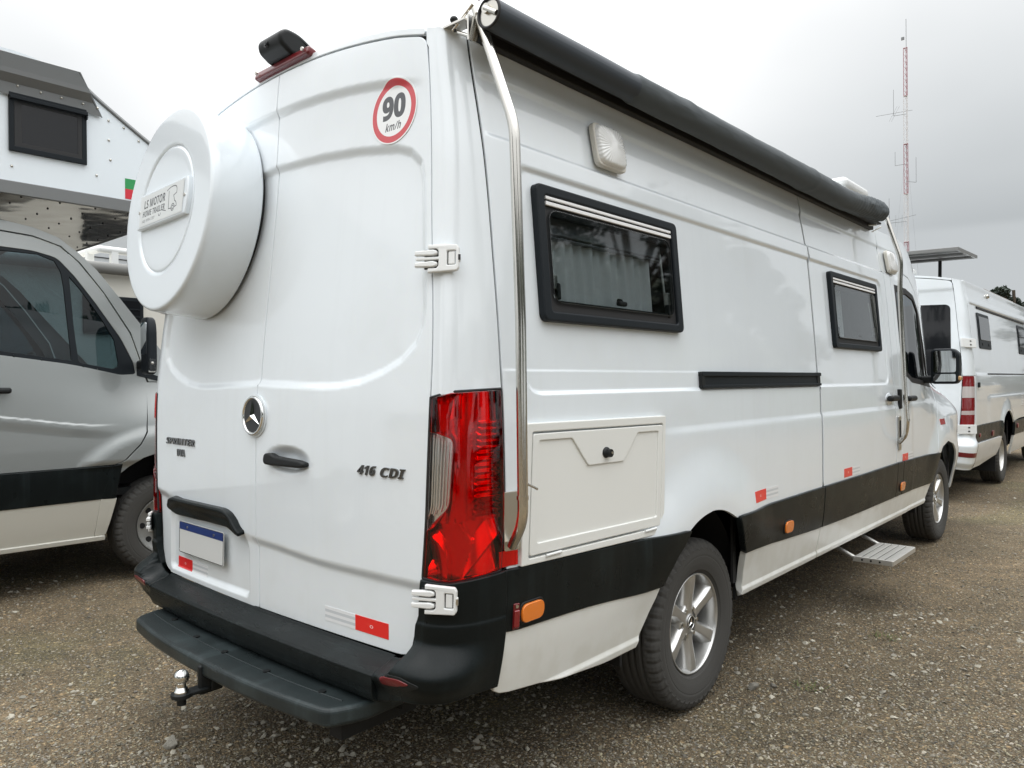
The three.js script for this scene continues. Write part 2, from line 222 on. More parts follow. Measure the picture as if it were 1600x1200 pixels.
function chart(dSide = () => 0, dRear = () => 0) {
  const base = (s, y) => {
    const W = wOf(y), xa = W - CX, zr = zrOf(y), za = zr - BOW * (xa / .89) ** 2;
    if (s <= 0) { const x = xa + s; return [x, y, zr - BOW * (x / .89) ** 2]; }
    if (s < CL) { const t = s / CL, sl = -2 * BOW * xa / .89 ** 2; return [bez(xa, xa + .072, W, W, t), y, bez(za, za + .072 * sl, za - CZ + .12, za - CZ, t)]; }
    const z = za - CZ - (s - CL); return [W - noseIn(z, y), y, z];
  };
  const nrm = (s, y) => { const e = 6e-4, a = base(s + e, y), b = base(s - e, y), c = base(s, y + e), d = base(s, y - e), ux = a[0] - b[0], uy = 0, uz = a[2] - b[2], vx = c[0] - d[0], vy = 2 * e, vz = c[2] - d[2]; const n = [uy * vz - uz * vy, uz * vx - ux * vz, ux * vy - uy * vx], l = Math.hypot(...n); return n.map(k => k / l); };
  const P = (s, y, d = 0, detail = true) => { const b = base(s, y), n = nrm(s, y); let k = d; if (detail) { k += dRear(b[0], y) * (1 - ss(.02, .06, s)) + dSide(b[2], y) * ss(CL * .55, CL * .9, s); } return [b[0] + n[0] * k, b[1] + n[1] * k, b[2] + n[2] * k]; };
  const sZ = (z, y) => { const W = wOf(y), xa = W - CX, za = zrOf(y) - BOW * (xa / .89) ** 2; if (z <= za - CZ) return CL + za - CZ - z; let a = 0, b = CL; for (let i = 0; i < 24; i++) { const m = (a + b) / 2; base(m, y)[2] > z ? a = m : b = m; } return (a + b) / 2; };
  const sX = (x, y) => { const xa = wOf(y) - CX; if (x <= xa) return x - xa; let a = 0, b = CL; for (let i = 0; i < 24; i++) { const m = (a + b) / 2; base(m, y)[0] < x ? a = m : b = m; } return (a + b) / 2; };
  const side = (u, y, d = 0) => P(sZ(-u, y), y, d);
  const rear = (x, y, d = 0) => { const q = sX(Math.abs(x), y), b = base(q, y), n = nrm(q, y), k = d + dRear(x, y) * (1 - ss(.02, .06, q)), g = x < 0 ? -1 : 1; return [g * (b[0] + n[0] * k), b[1] + n[1] * k, b[2] + n[2] * k]; };
  const frame = (f, u, v, d) => { const p = f(u, v, d), e = 2e-3, a = f(u + e, v, d), b = f(u - e, v, d), c = f(u, v + e, d), g = f(u, v - e, d); const X = new THREE.Vector3(a[0] - b[0], a[1] - b[1], a[2] - b[2]).normalize(), Y = new THREE.Vector3(c[0] - g[0], c[1] - g[1], c[2] - g[2]).normalize(), Z = X.clone().cross(Y).normalize(); X.copy(Y).cross(Z).normalize(); return new THREE.Matrix4().makeBasis(X, Y, Z).setPosition(p[0], p[1], p[2]); };
  return { P, base, sZ, sX, side, rear, onSide: (z, y, d = 0) => frame(side, -z, y, d), onRear: (x, y, d = 0) => frame(rear, x, y, d), onS: (s, y, d = 0) => frame(P, s, y, d) };
}
const put = (g, m4) => { g.applyMatrix4(m4); return g; };
const zy = a => a.map(([z, y]) => [-z, y]);                    // (z, y) as read off the van's side -> (u, y)

// ---------------------------------------------------------------- wheels
function tyreGeo(R = .355, w = .235, rimR = .209) {
  const prof = []; const hw = w / 2;                            // (r, x) from the inner bead round to the outer bead
  const pts = [[rimR, -hw * .74], [rimR + .012, -hw * .84], [rimR + .045, -hw * .97], [R - .062, -hw], [R - .032, -hw * .97], [R - .014, -hw * .90], [R - .005, -hw * .80], [R, -hw * .66], [R, hw * .66], [R - .005, hw * .80], [R - .014, hw * .90], [R - .032, hw * .97], [R - .036, hw * .985], [R - .040, hw * .975], [R - .062, hw], [rimR + .075, hw * .985], [rimR + .071, hw * .996], [rimR + .045, hw * .97], [rimR + .02, hw * .91], [rimR + .016, hw * .90], [rimR + .013, hw * .855], [rimR, hw * .76]];
  for (let i = 0; i < pts.length - 1; i++) { const n = i === 7 ? 36 : 3; for (let k = 0; k < n; k++) prof.push([lerp(pts[i][0], pts[i + 1][0], k / n), lerp(pts[i][1], pts[i + 1][1], k / n)]); } prof.push(pts[pts.length - 1]);
  const N = 288, rows = [];
  for (let j = 0; j <= N; j++) { const a = j / N * 2 * Math.PI, row = [];
    for (const [r0, x] of prof) { let r = r0; const ax = Math.abs(x) / hw; const ph = ((j + (x > 0 ? 2 : 0)) % 6);
      if (r0 > R - .045) { for (const gx of [-.42, -.14, .14, .42]) if (Math.abs(x / hw - gx) < .035) r -= .008; if (ax > .60 && ph < 2) r -= .008 * ss(.55, .65, ax); if (ax > .5 && ax < .97 && ph >= 3 && ph < 4) r -= .003; }
      else if (r0 > R - .045 && ph < 1.5) r -= .0035;
      let yy = r * Math.cos(a), zz = r * Math.sin(a); if (yy < -R + .012) { yy = -R + .012; } row.push([x * (1 + .03 * ss(-R * .6, -R, yy)), yy, zz]); }
    rows.push(row); }
  return loft(rows, true);
}
const TYRE = tyreGeo();
const lathe = (p, n = 72) => { const g = new THREE.LatheGeometry(p.map(q => new THREE.Vector2(q[0], q[1])), n); g.rotateZ(-Math.PI / 2); return g; }; // profile (r, x), axis x outwards
const RIM = (() => { const barrel = lathe([[.150, -.09], [.196, -.085], [.202, -.02], [.206, .055], [.210, .070], [.219, .080], [.2235, .090], [.2235, .096], [.221, .0985], [.217, .096], [.212, .084], [.204, .05], [.198, -.03]].map(p => p)); return barrel.scale(1, .937, .937); })();
const BARREL_BACK = lathe([[.02, -.05], [.19, -.05]], 40);
const SPOKE = (() => { // a broad flat spoke, wider at the rim, its sides falling away to a lower shoulder
  const f = (u, v) => { const r = lerp(.05, .212, u), half = lerp(.031, .037, u) - .010 * Math.sin(u * Math.PI) * .6, k = Math.abs(v), t = v * half * (k > .72 ? 1 + (k - .72) * 1.1 : 1); const h = lerp(.072, .090, ss(.0, 1, u)) - (k > .72 ? (k - .72) * .11 : 0) + .004 * (1 - k * k) * (1 - u); return [h, r, t]; };
  const rows = []; for (let i = 0; i <= 12; i++) { const row = [[f(i / 12, -1)[0] - .035, f(i / 12, -1)[1], f(i / 12, -1)[2] * 1.02]]; for (const v of [-1, -.86, -.72, -.5, 0, .5, .72, .86, 1]) row.push(f(i / 12, v)); row.push([f(i / 12, 1)[0] - .035, f(i / 12, 1)[1], f(i / 12, 1)[2] * 1.02]); rows.push(row); }
  return loft(rows, true).scale(1, .937, .937); })();
const HUB = lathe([[.0, .078], [.030, .078], [.034, .076], [.036, .072], [.044, .072], [.062, .070], [.078, .066], [.082, .02]], 48);
function starGeo(R, d) { const L = []; for (let k = 0; k < 3; k++) { const a = Math.PI / 2 + k * 2 * Math.PI / 3, A = [R * Math.cos(a), R * Math.sin(a)], pos = []; for (const s of [-1, 1]) { const b = a + s * Math.PI / 3, B = [R * .17 * Math.cos(b), R * .17 * Math.sin(b)]; const t = s > 0 ? [0, 0, d, ...A, d * .35, ...B, 0] : [0, 0, d, ...B, 0, ...A, d * .35]; pos.push(...t); } const g = new THREE.BufferGeometry(); g.setAttribute('position', new THREE.Float32BufferAttribute(pos, 3)); g.computeVertexNormals(); g.setAttribute('uv', new THREE.Float32BufferAttribute(new Float32Array(12), 2)); L.push(g); } return merge(L); }
function wheel(parent, x, y, z, alloy = true, turn = 0) {
  const w = sub(parent, 'wheel'); w.position.set(x, y, z); if (x < 0) w.rotation.y = Math.PI;
  add(w, 'tyre', TYRE, M.rubber);
  const rim = alloy === 'dark' ? M.steelRim : alloy ? M.alu : M.aluRaw; if (alloy === 'dark') alloy = false;
  const spin = a => g => g.clone().rotateX(a + turn);
  add(w, 'rim', RIM, rim); add(w, 'brake_disc', BARREL_BACK, alloy ? M.under : rim);
  if (alloy) {
    for (let k = 0; k < 6; k++) add(w, 'spoke', spin(k * Math.PI / 3)(SPOKE), rim);
    add(w, 'hub', HUB, rim);
    for (let k = 0; k < 6; k++) { const a = k * Math.PI / 3 + Math.PI / 6 + turn; add(w, 'wheel_nut', cyl(.0095, .024, .066, .058 * Math.cos(a), .058 * Math.sin(a), 'x', .0095, 6), M.steelSoft); }
    const cap = starGeo(.022, .004).rotateY(Math.PI / 2).translate(.080, 0, 0);
    add(w, 'hub_cap', [cyl(.029, .006, .077, 0, 0, 'x', .029, 32)], M.blackPlain); add(w, 'emblem', [cap, new THREE.TorusGeometry(.0265, .0025, 8, 40).rotateY(Math.PI / 2).translate(.080, 0, 0)], M.chrome);
  } else {
    const dish = lathe([[.0, .075], [.05, .075], [.062, .07], [.075, .03], [.095, .022], [.15, .03], [.175, .04], [.196, .052], [.203, .064]], 48);
    add(w, 'hub', dish, rim); for (let k = 0; k < 8; k++) { const a = k * Math.PI / 4; add(w, 'vent_hole', cyl(.021, .006, .0335, .148 * Math.cos(a), .148 * Math.sin(a), 'x', .021, 16), M.dark); }
    for (let k = 0; k < 6; k++) { const a = k * Math.PI / 3; add(w, 'wheel_nut', cyl(.012, .03, .04, .085 * Math.cos(a), .085 * Math.sin(a), 'x', .012, 6), M.steelSoft); }
  }
  return w;
}
function wheelWell(parent, z, R = .47) { // dark liner behind an arch opening
  for (const s of [1, -1]) { const L = []; const g = new THREE.CylinderGeometry(R, R, .28, 40, 1, true, 0, Math.PI); g.rotateZ(Math.PI / 2); L.push(g.translate(s * .770, .40, z)); L.push(box(.02, .5, 2 * R, s * .63, .64, z)); for (const zz of [-1, 1]) L.push(box(.22, .26, .015, s * .77, .42, z + zz * R * .985)); L.push(box(.012, .34, .03, s * .945, .62, z - R * .80)); add(parent, 'wheel_arch_liner', L, M.under); }
}

// ---------------------------------------------------------------- cab nose shared by the vans: windscreen, bonnet and bumper lofted between the two side sheets
const NOSE = [[-4.9, 2.452], [-5.07, 2.43], [-5.22, 2.385], [-5.34, 2.30], [-5.46, 2.19], [-5.67, 1.935], [-5.82, 1.755], [-5.97, 1.575], [-6.12, 1.40], [-6.35, 1.325], [-6.6, 1.225], [-6.8, 1.11], [-6.95, .99], [-7.03, .82], [-7.06, .6], [-7.04, .45], [-6.95, .38]];
function noseStrip(i0, i1, bulge, inset = 0) { const rows = []; for (let i = i0; i <= i1; i++) { const [z, y] = NOSE[i], X = wOf(y) - noseIn(z, y) - inset, row = []; const a = NOSE[Math.max(0, i - 1)], b = NOSE[Math.min(NOSE.length - 1, i + 1)]; const ny = -(b[0] - a[0]), nz = (b[1] - a[1]); const l = Math.hypot(ny, nz); const k = typeof bulge === 'function' ? bulge(i) : bulge; for (let j = 0; j <= 24; j++) { const t = j / 12 - 1, c = (1 - Math.pow(Math.abs(t), 2.4)) * k; row.push([t * X, y + ny / l * c, z + nz / l * c]); } rows.push(row); } return loft(rows, false); }
function noseAndRoof(g, paint, { glass = M.glassTint, roofRear = true } = {}) {
  const rows = [], zs = []; for (let i = 0; i <= 40; i++) zs.push(i / 40);
  for (const t of zs) { const row = []; for (let j = 0; j <= 32; j++) { const x = (j / 16 - 1) * .877, zR = chart0.rear(x, 2.5)[2] - .004, z = lerp(zR, -4.9, t); let y = roofY(x) + .02 * ss(0, .12, t) * (1 - (x / .877) ** 2); if (roofRear) y -= .02 * ss(.012, 0, t) * (1 - (x / .877) ** 4); row.push([x, y, z]); } rows.push(row); }
  add(g, 'roof', loft(rows, false), paint);
  add(g, 'roof_front', noseStrip(0, 2, i => .107 - .012 * i), paint);
  add(g, 'windscreen', noseStrip(2, 8, i => .085 - .0 * i, .005), glass);
  add(g, 'bonnet', noseStrip(8, 12, .07), paint);
  add(g, 'front_bumper', noseStrip(12, 16, .09), M.black);
}
const chart0 = chart();

// ---------------------------------------------------------------- THE MAIN VAN
const font = await new FontLoader().loadAsync('fonts/droid/droid_sans_bold.typeface.json');
const van = thing('campervan', 'white high-roof campervan with a spare wheel cover, 90 km/h sticker and rolled grey awning', 'camper van');
const AX = -1.482, AXF = -5.807;
const halfRecess = [[0, 2.172], [.28, 2.158], [.49, 2.137], [.674, 2.108], [.735, 2.085], [.78, 2.045], [.797, 1.99], [.82, 1.78], [.842, 1.60], [.838, 1.55], [.815, 1.50], [.76, 1.455], [.68, 1.42], [.58, 1.392], [.48, 1.380], [.40, 1.377], [.2, 1.382], [0, 1.39]];
const recessSd = sdPoly([...halfRecess, ...halfRecess.slice(1, -1).reverse().map(([x, y]) => [-x, y])]);
const plateSd = sdPoly(roundPoly([[-.755, .60], [-.06, .60], [-.065, .80], [-.17, .895], [-.60, .90], [-.755, .86]], .04));
const handleSd = (x, y) => (Math.hypot((x - .20) / .137, (y - 1.123) / .049) - 1) * .049;
const dRear = (x, y) => {
  const ax = Math.abs(x); let d = -.013 * (1 - ss(-.014, .018, recessSd(x, y)));
  const yu = 2.39 - .137 * x * x; d += .013 * (ss(yu - .03, yu + .004, y)) * (1 - ss(.64, .80, ax)) * (y > 2 ? 1 : 0);
  const yl = x > 0 ? .832 - .02 * ss(0, .45, x) : .832 + .115 * -x; d -= .013 * ss(.004, -.035, y - yl) * (y < 1.1 ? 1 : 0) * (x < -.03 && x > -.76 ? .6 : 1);
  d -= .014 * (1 - ss(-.02, .006, plateSd(x, y)));
  const h = handleSd(x, y); d -= .024 * (1 - ss(-.035, .004, h));
  return d;
};
const sideRecess = sdRect(-4.19, 1.345, -.33, 2.062, .075);
const dSide = (z, y) => {
  let d = 0;
  if (z < -.25) { const f = ss(-.25, -.27, z) * ss(-4.78, -4.7, z);
    d += f * (.0115 * ss(2.146, 2.124, y) - .0075 * ss(2.335, 2.312, y));
    d -= .0105 * f * (1 - ss(-.012, .006, sideRecess(z, y))); }
  d += .0025 * ss(1.425, 1.414, y) * ss(-.22, -.26, z) * (z > -1.46 ? 1 : 0);
  d += .007 * ss(1.205, 1.17, y) * ss(-1.0, -1.35, z) * ss(-5.5, -5.3, z);
  for (const a of [AX, AXF]) { const r = Math.hypot((z - a) * .96, (y - .38)); if (y < 1.15) d += .030 * ss(.74, .49, r) * ss(.50, .80, y); }
  return d;
};
const ch = chart(dSide, dRear);
const yTopSide = 2.447;
const fineSide = [[2.32, .03, .006], [2.13, .03, .005], [2.06, .03, .006], [1.35, .03, .006], [1.42, .012, .004], [1.19, .03, .012]];
const S = (poly, o = {}) => patch(zy(poly), (u, y) => ch.side(u, y, o.d || 0), { du: .035, dv: .03, ...o });
const Rr = (poly, o = {}) => patch(poly, (x, y) => ch.rear(x, y, o.d || 0), { du: .0075, dv: .0075, edgeStep: .015, ...o });
const Sp = (poly, o = {}) => patch(poly, (s, y) => ch.P(s, y, o.d || 0), { du: .012, dv: .03, ...o });
const cladTop = curve([.214, .578, .97, 1.264, 1.839, 2.281, 2.817, 3.483, 4.329, 5.24], [.83, .816, .801, .791, .784, .785, .786, .786, .790, .780]);
const cladBot = curve([.222, .59, 1.119, 1.899, 2.315, 2.875, 3.551, 4.487, 5.406], [.654, .639, .606, .606, .590, .570, .562, .562, .548]);
const sillBot = curve([.232, .571, 1.052, 1.883, 2.247, 2.844, 3.654, 4.533, 5.205], [.462, .418, .385, .386, .385, .396, .396, .393, .37]);
const along = (f, z0, z1, step = .06, dy = 0) => { const n = Math.max(2, Math.ceil(Math.abs(z1 - z0) / step)), o = []; for (let i = 0; i <= n; i++) { const z = lerp(z0, z1, i / n); o.push([z, f(-z) + dy]); } return o; };
const archR = roundPoly([[-.965, .34], [-1.075, .57], [-1.125, .64], [-1.185, .72], [-1.27, .787], [-1.385, .836], [-1.5, .846], [-1.645, .802], [-1.745, .725], [-1.80, .655], [-1.86, .555], [-1.885, .47], [-1.892, .34]], .03);
const archF = roundPoly([[-5.24, .30], [-5.30, .42], [-5.415, .56], [-5.44, .66], [-5.50, .745], [-5.60, .812], [-5.80, .852], [-6.0, .815], [-6.12, .74], [-6.2, .64], [-6.25, .5], [-6.26, .3]], .03);
const WIN1 = { z0: -.432, z1: -1.322, y0: 1.574, y1: 2.018 }, WIN2 = { z0: -3.125, z1: -4.038, y0: 1.566, y1: 2.022 };
const winHole = W => zy(roundPoly([[W.z0 - .045, W.y0 + .04], [W.z1 + .045, W.y0 + .04], [W.z1 + .045, W.y1 - .04], [W.z0 - .045, W.y1 - .04]], .03));
const archTop = new THREE.CatmullRomCurve3([[-1.262, .788], [-1.33, .818], [-1.41, .838], [-1.49, .844], [-1.57, .834], [-1.64, .811], [-1.70, .785]].map(p => new THREE.Vector3(p[0], p[1], 0))).getPoints(36).map(p => [p.x, p.y]);
// rear quarter side, with the wheel arch cut from its lower edge and the window opening
add(van, 'side_panel', S([[-.238, yTopSide], ...along(cladTop, -.238, -1.255, .06, .004), ...archTop, ...along(cladTop, -1.72, -2.833, .06, .004), [-2.833, yTopSide]], { holes: [winHole(WIN1)], fineV: fineSide, fineU: [[.33, .03, .006], [1.46, .01, .004], [1.5, .6, .012]], dv: .015 }), M.white);
add(van, 'sliding_door', S([[-2.860, yTopSide], ...along(cladTop, -2.860, -4.290, .06, .004), [-4.290, yTopSide]], { holes: [winHole(WIN2)], fineV: fineSide, fineU: [[4.19, .03, .006]] }), M.white);
add(van, 'door_pillar', S([[-4.302, yTopSide], ...along(cladTop, -4.302, -4.442, .05, .004), [-4.442, 2.13], [-4.5, 2.18], [-4.75, 2.20], [-4.98, 2.17], [-5.18, 2.06], [-5.40, 1.80], [-5.62, 1.47], [-5.68, 1.375], ...[8, 7, 6, 5, 4, 3, 2, 1, 0].map(i => NOSE[i])], { fineV: fineSide }), M.white);
const fdGlass = [[-4.53, 2.06], [-4.53, 1.50], [-4.60, 1.42], [-4.80, 1.362], [-5.2, 1.335], [-5.585, 1.318], [-5.42, 1.64], [-5.22, 1.92], [-5.05, 2.025], [-4.85, 2.06]];
const frontDoor = add(van, 'front_door', S([[-4.453, 2.115], ...along(cladTop, -4.453, -5.44, .06, .004), [-5.53, 1.0], [-5.665, 1.365], [-5.61, 1.46], [-5.39, 1.79], [-5.17, 2.05], [-4.975, 2.158], [-4.75, 2.188], [-4.51, 2.168]], { holes: [zy(fdGlass)], du: .04 }), M.white);
add(van, 'front_fender', S([[-5.545, .99], [-5.452, .79], [-5.50, .752], [-5.60, .818], [-5.80, .857], [-6.0, .82], [-6.12, .745], [-6.2, .645], [-6.25, .5], [-6.26, .40], [-6.95, .40], [-7.03, .5], [-7.045, .6], [-7.02, .82], [-6.94, .985], [-6.79, 1.105], [-6.59, 1.22], [-6.34, 1.32], [-6.11, 1.395], [-5.68, 1.362]], { du: .015, dv: .015 }), M.white);
// rear doors, header and corner pillars
const doorX = curve([.56, .78, .83, 1.016, 1.38, 1.945, 2.365, 2.45], [.846, .857, .862, .878, .889, .836, .789, .776]);
const doorTop = x => 2.522 - .148 * x * x;
const doorPoly = (x0, g = 0) => { const P = [[x0, .579], [.846, .583]], R = [0, .11]; for (let y = .80; y <= 2.36; y += .04) { P.push([doorX(y), y]); R.push(0); } P.push([.777, doorTop(.777)]); R.push(.035); for (let x = .70; x > x0 + .03; x -= .05) { P.push([x, doorTop(x)]); R.push(0); } P.push([x0, doorTop(x0)]); R.push(0); return roundPoly(P, R, 8); };
const doorR = Rr(doorPoly(.0035)), doorLpoly = doorPoly(.0035).map(([x, y]) => [-x, y]);
add(van, 'rear_door', doorR, M.white); add(van, 'rear_door', Rr(doorLpoly), M.white, 'rear door carrying the spare wheel cover');
{ const lo = [], hi = []; for (let i = 0; i <= 40; i++) { const x = lerp(-.770, .770, i / 40); lo.push([x, doorTop(x) + .011]); hi.push([x, roofY(x) - .006]); } add(van, 'rear_header', Rr([...lo, ...hi.reverse()], { du: .04, dv: .01 }), M.white); }
const pillarPoly = (() => { const L = [], R = []; for (let y = 1.35; y <= 2.401; y += .03) { L.push([ch.sX(doorX(y) + .0075, y), y + (y < 1.36 ? -.004 : 0)]); R.push([ch.sZ(-.2265, y), y + (y < 1.36 ? .016 : 0)]); }
  const top = []; const sA = ch.sX(.7835, 2.42), sB = ch.sZ(-.2265, 2.44); top.push([ch.sX(.7835, 2.41), 2.412]); for (let i = 0; i <= 12; i++) { const s = lerp(sA, sB, i / 12), x = ch.base(s, 2.46)[0]; top.push([s, roofY(x) - .003]); } return [...L, ...top, ...R.reverse()]; })();
const pillarFn = (s, y) => ch.P(s, y, .006 * ss(.035, .012, Math.abs(s - .075)) - .003 * ss(.08, .1, s) * ss(.2, .16, s));
const pillarGeo = patch(pillarPoly, pillarFn, { du: .01, dv: .03 });
// white strip between tail lamp and side panel, and below the lamp
const jamb = Sp([[ch.sZ(-.214, .84), .836], [ch.sZ(-.2265, 1.36), 1.36], [ch.sZ(-.233, 1.37), 1.37], [ch.sZ(-.233, .84), .836]], { d: -.004 });
for (const f of [g => g, mirror]) { add(van, 'corner_pillar', f(pillarGeo), M.white); }
add(van, 'side_panel', mirror(S([[-.238, yTopSide], [-.238, .79], [-1.2, .79], [-1.27, .795], [-1.385, .842], [-1.5, .85], [-1.645, .80], [-1.72, .79], [-4.442, .79], [-4.442, 2.1], [-4.9, 2.2], [-5.4, 1.82], [-5.68, 1.372], ...[8, 7, 6, 5, 4, 3, 2, 1, 0].map(i => NOSE[i])], { du: .1, dv: .06 })), M.white);
add(van, 'front_door', mirror(S([[-4.453, 2.11], [-4.453, .79], [-5.44, .79], [-5.665, 1.365], [-5.39, 1.79], [-4.9, 2.17]], { holes: [zy(fdGlass)], du: .08 })), M.white);
add(van, 'front_fender', van.children.find(c => c.name === 'front_fender').geometry && mirror(van.children.find(c => c.name === 'front_fender').geometry), M.white);
noseAndRoof(van, M.white);
for (const f of [g => g, mirror]) add(van, 'door_glass', f(S(fdGlass.map(p => p), { d: -.006, du: .06, dv: .05, depth: .004 })), M.glassTint);
add(van, 'window_seal', S(fdGlass.map(([z, y], i, a) => { const cz = -4.98, cy = 1.7; return [z + (z - cz) * .012, y + (y - cy) * .02]; }), { holes: [zy(fdGlass.map(([z, y]) => { const cz = -4.98, cy = 1.66; return [z + (cz - z) * .06, y + (cy - y) * .09]; }))], d: .001, depth: .012 }), M.seal);
add(van, 'quarter_divider', S([[-5.27, 1.33], [-5.31, 1.33], [-5.235, 1.90], [-5.195, 1.93]], { d: .001, depth: .01 }), M.seal);
// dark insides seen through gaps and glass
add(van, 'interior_lining', [box(1.56, 1.36, 3.9, 0, 1.62, -2.35), box(1.3, .5, 5.9, 0, .72, -3.2)], M.dark);
add(van, 'seat', [box(.5, .75, .14, .45, 1.45, -4.72, .06), box(.22, .22, .12, .45, 1.92, -4.70, .05), box(.5, .16, .5, .45, 1.02, -4.98, .06)], M.seat); add(van, 'seat', [box(.5, .75, .14, -.45, 1.45, -4.72, .06), box(.22, .22, .12, -.45, 1.92, -4.70, .05), box(.5, .16, .5, -.45, 1.02, -4.98, .06)], M.seat);
add(van, 'dashboard', [box(1.6, .4, .5, 0, 1.16, -5.75, .08), box(1.7, .05, 1.7, 0, .72, -5.1)], M.blackPlain);
// black cladding and white sill panels
const strip = (f, g, z0, z1, e0 = 0, e1 = 0) => [...along(f, z0, z1), ...along(g, z1 + e1, z0 + e0)];
const cl = (poly, o) => S(poly, { d: .013, du: .05, dv: .03, r: .006, depth: .03, ...o });
const CLAD = [[[-.232, -1.125], 0, -.0], [[-1.80, -2.838]], [[-2.853, -4.292]], [[-4.30, -4.442]], [[-4.453, -5.46]]];
add(van, 'side_cladding', cl([...along(cladTop, -.230, -1.262), [-1.225, .752], [-1.18, .71], [-1.13, .64], [-1.112, cladBot(1.112)], ...along(cladBot, -1.10, -.226)]), M.black);
add(van, 'side_cladding', cl([...along(cladTop, -1.715, -2.838), ...along(cladBot, -2.838, -1.845), [-1.80, .66], [-1.75, .735]]), M.black);
add(van, 'side_cladding', cl([...along(cladTop, -2.853, -4.292), ...along(cladBot, -4.292, -2.853)]), M.black);
add(van, 'side_cladding', cl([...along(cladTop, -4.303, -4.441), ...along(cladBot, -4.441, -4.303)]), M.black);
add(van, 'side_cladding', cl([...along(cladTop, -4.454, -5.475), [-5.44, .70], ...along(cladBot, -5.415, -4.454)]), M.black);
const sl = (poly) => patch(zy(poly), (u, y) => ch.side(u, Math.max(y, .372), .006 + .010 * ss(.435, .415, y) * ss(.375, .40, y) - .03 * ss(.395, .372, y)), { du: .06, dv: .02, r: .004, depth: .03, fineV: [[.41, .04, .005]] });
const sillLo = (z0, z1) => along(sillBot, z0, z1);
add(van, 'sill_panel', sl([...along(cladBot, -.222, -1.10, .06, -.004), [-1.085, .56], [-.99, sillBot(.99) + .01], ...sillLo(-.975, -.24), [-.215, .475]]), M.sill);
add(van, 'sill_panel', sl([...along(cladBot, -1.86, -2.838, .06, -.004), ...sillLo(-2.838, -1.888), [-1.895, .45]]), M.sill);
add(van, 'sill_panel', sl([...along(cladBot, -2.853, -4.445, .06, -.004), ...sillLo(-4.445, -2.853)]), M.sill);
add(van, 'sill_panel', sl([...along(cladBot, -4.452, -5.40, .06, -.004), [-5.375, .54], [-5.235, sillBot(5.2) + .012], ...sillLo(-5.21, -4.452)]), M.sill);
{ const full = (a, b, y0, y1) => S([[a, y0], [b, y0], [b, y1], [a, y1]], { du: .2, dv: .05, d: .008 }); for (const [a, b] of [[-.23, -1.02], [-1.9, -5.3]]) { add(van, 'side_cladding', mirror(full(a, b, .60, .79)), M.black); add(van, 'sill_panel', mirror(full(a, b, .40, .595)), M.sill); } }
wheelWell(van, AX); wheelWell(van, AXF);
add(van, 'underbody', [box(1.3, .05, 5.0, 0, .44, -3.0), box(1.84, .05, 3.1, 0, .44, -3.6), box(1.25, .12, 1.2, 0, .40, -.75), box(.12, .14, 6.2, .42, .36, -3.3), box(.12, .14, 6.2, -.42, .36, -3.3), cyl(.07, 1.5, 0, .34, AX, 'x'), cyl(.14, .3, .05, .34, AX, 'x'), cyl(.06, 1.5, 0, .33, AXF, 'x'), cyl(.12, .9, -.35, .40, -.55, 'x'), box(1.5, .35, .6, 0, .55, -6.5)], M.under);
for (const [x, z, t] of [[.850, AX, 0], [.850, AXF, .2], [-.850, AX, 0], [-.850, AXF, .3]]) wheel(van, x, .355, z, true, t);
{ add(van, 'mud_flap', [box(.012, .22, .03, .93, .47, AX - .43)], M.under); }

// rubber seals lying in the gaps between the panels
{
  const gz = (z, y0, y1, w = .012) => S([[z - w, y0], [z + w, y0], [z + w, y1], [z - w, y1]], { d: -.0075, depth: 0, du: .03, dv: .05 });
  add(van, 'door_seal', gz(-2.8465, .80, yTopSide - .004, .017), M.seal); add(van, 'door_seal', gz(-4.296, .80, yTopSide - .01), M.seal); add(van, 'door_seal', gz(-4.4475, .80, 2.13), M.seal); add(van, 'door_seal', gz(-.2325, .85, 2.44, .009), M.seal);
  const L = [], R = []; for (let y = .62; y <= 2.40; y += .04) { L.push([ch.sX(doorX(y) - .006, y), y]); R.push([ch.sX(doorX(y) + .014, y), y]); } const ds = patch([...L, ...R.reverse()], (s, y) => chart0.P(s, y, -.012), { du: .02, dv: .04, depth: 0 });
  add(van, 'door_seal', ds, M.seal); add(van, 'door_seal', mirror(ds), M.seal); add(van, 'door_seal', patch(rect(-.012, .59, .012, 2.50), (x, y) => ch.rear(x, y, -.012), { du: .02, dv: .03, depth: 0 }), M.seal);
  const lo = [], hi = []; for (let i = 0; i <= 30; i++) { const x = lerp(-.79, .79, i / 30); lo.push([x, doorTop(x) - .006]); hi.push([x, doorTop(x) + .018]); } add(van, 'door_seal', patch([...lo, ...hi.reverse()], (x, y) => ch.rear(x, y, -.012), { du: .05, dv: .02, depth: 0 }), M.seal);
}
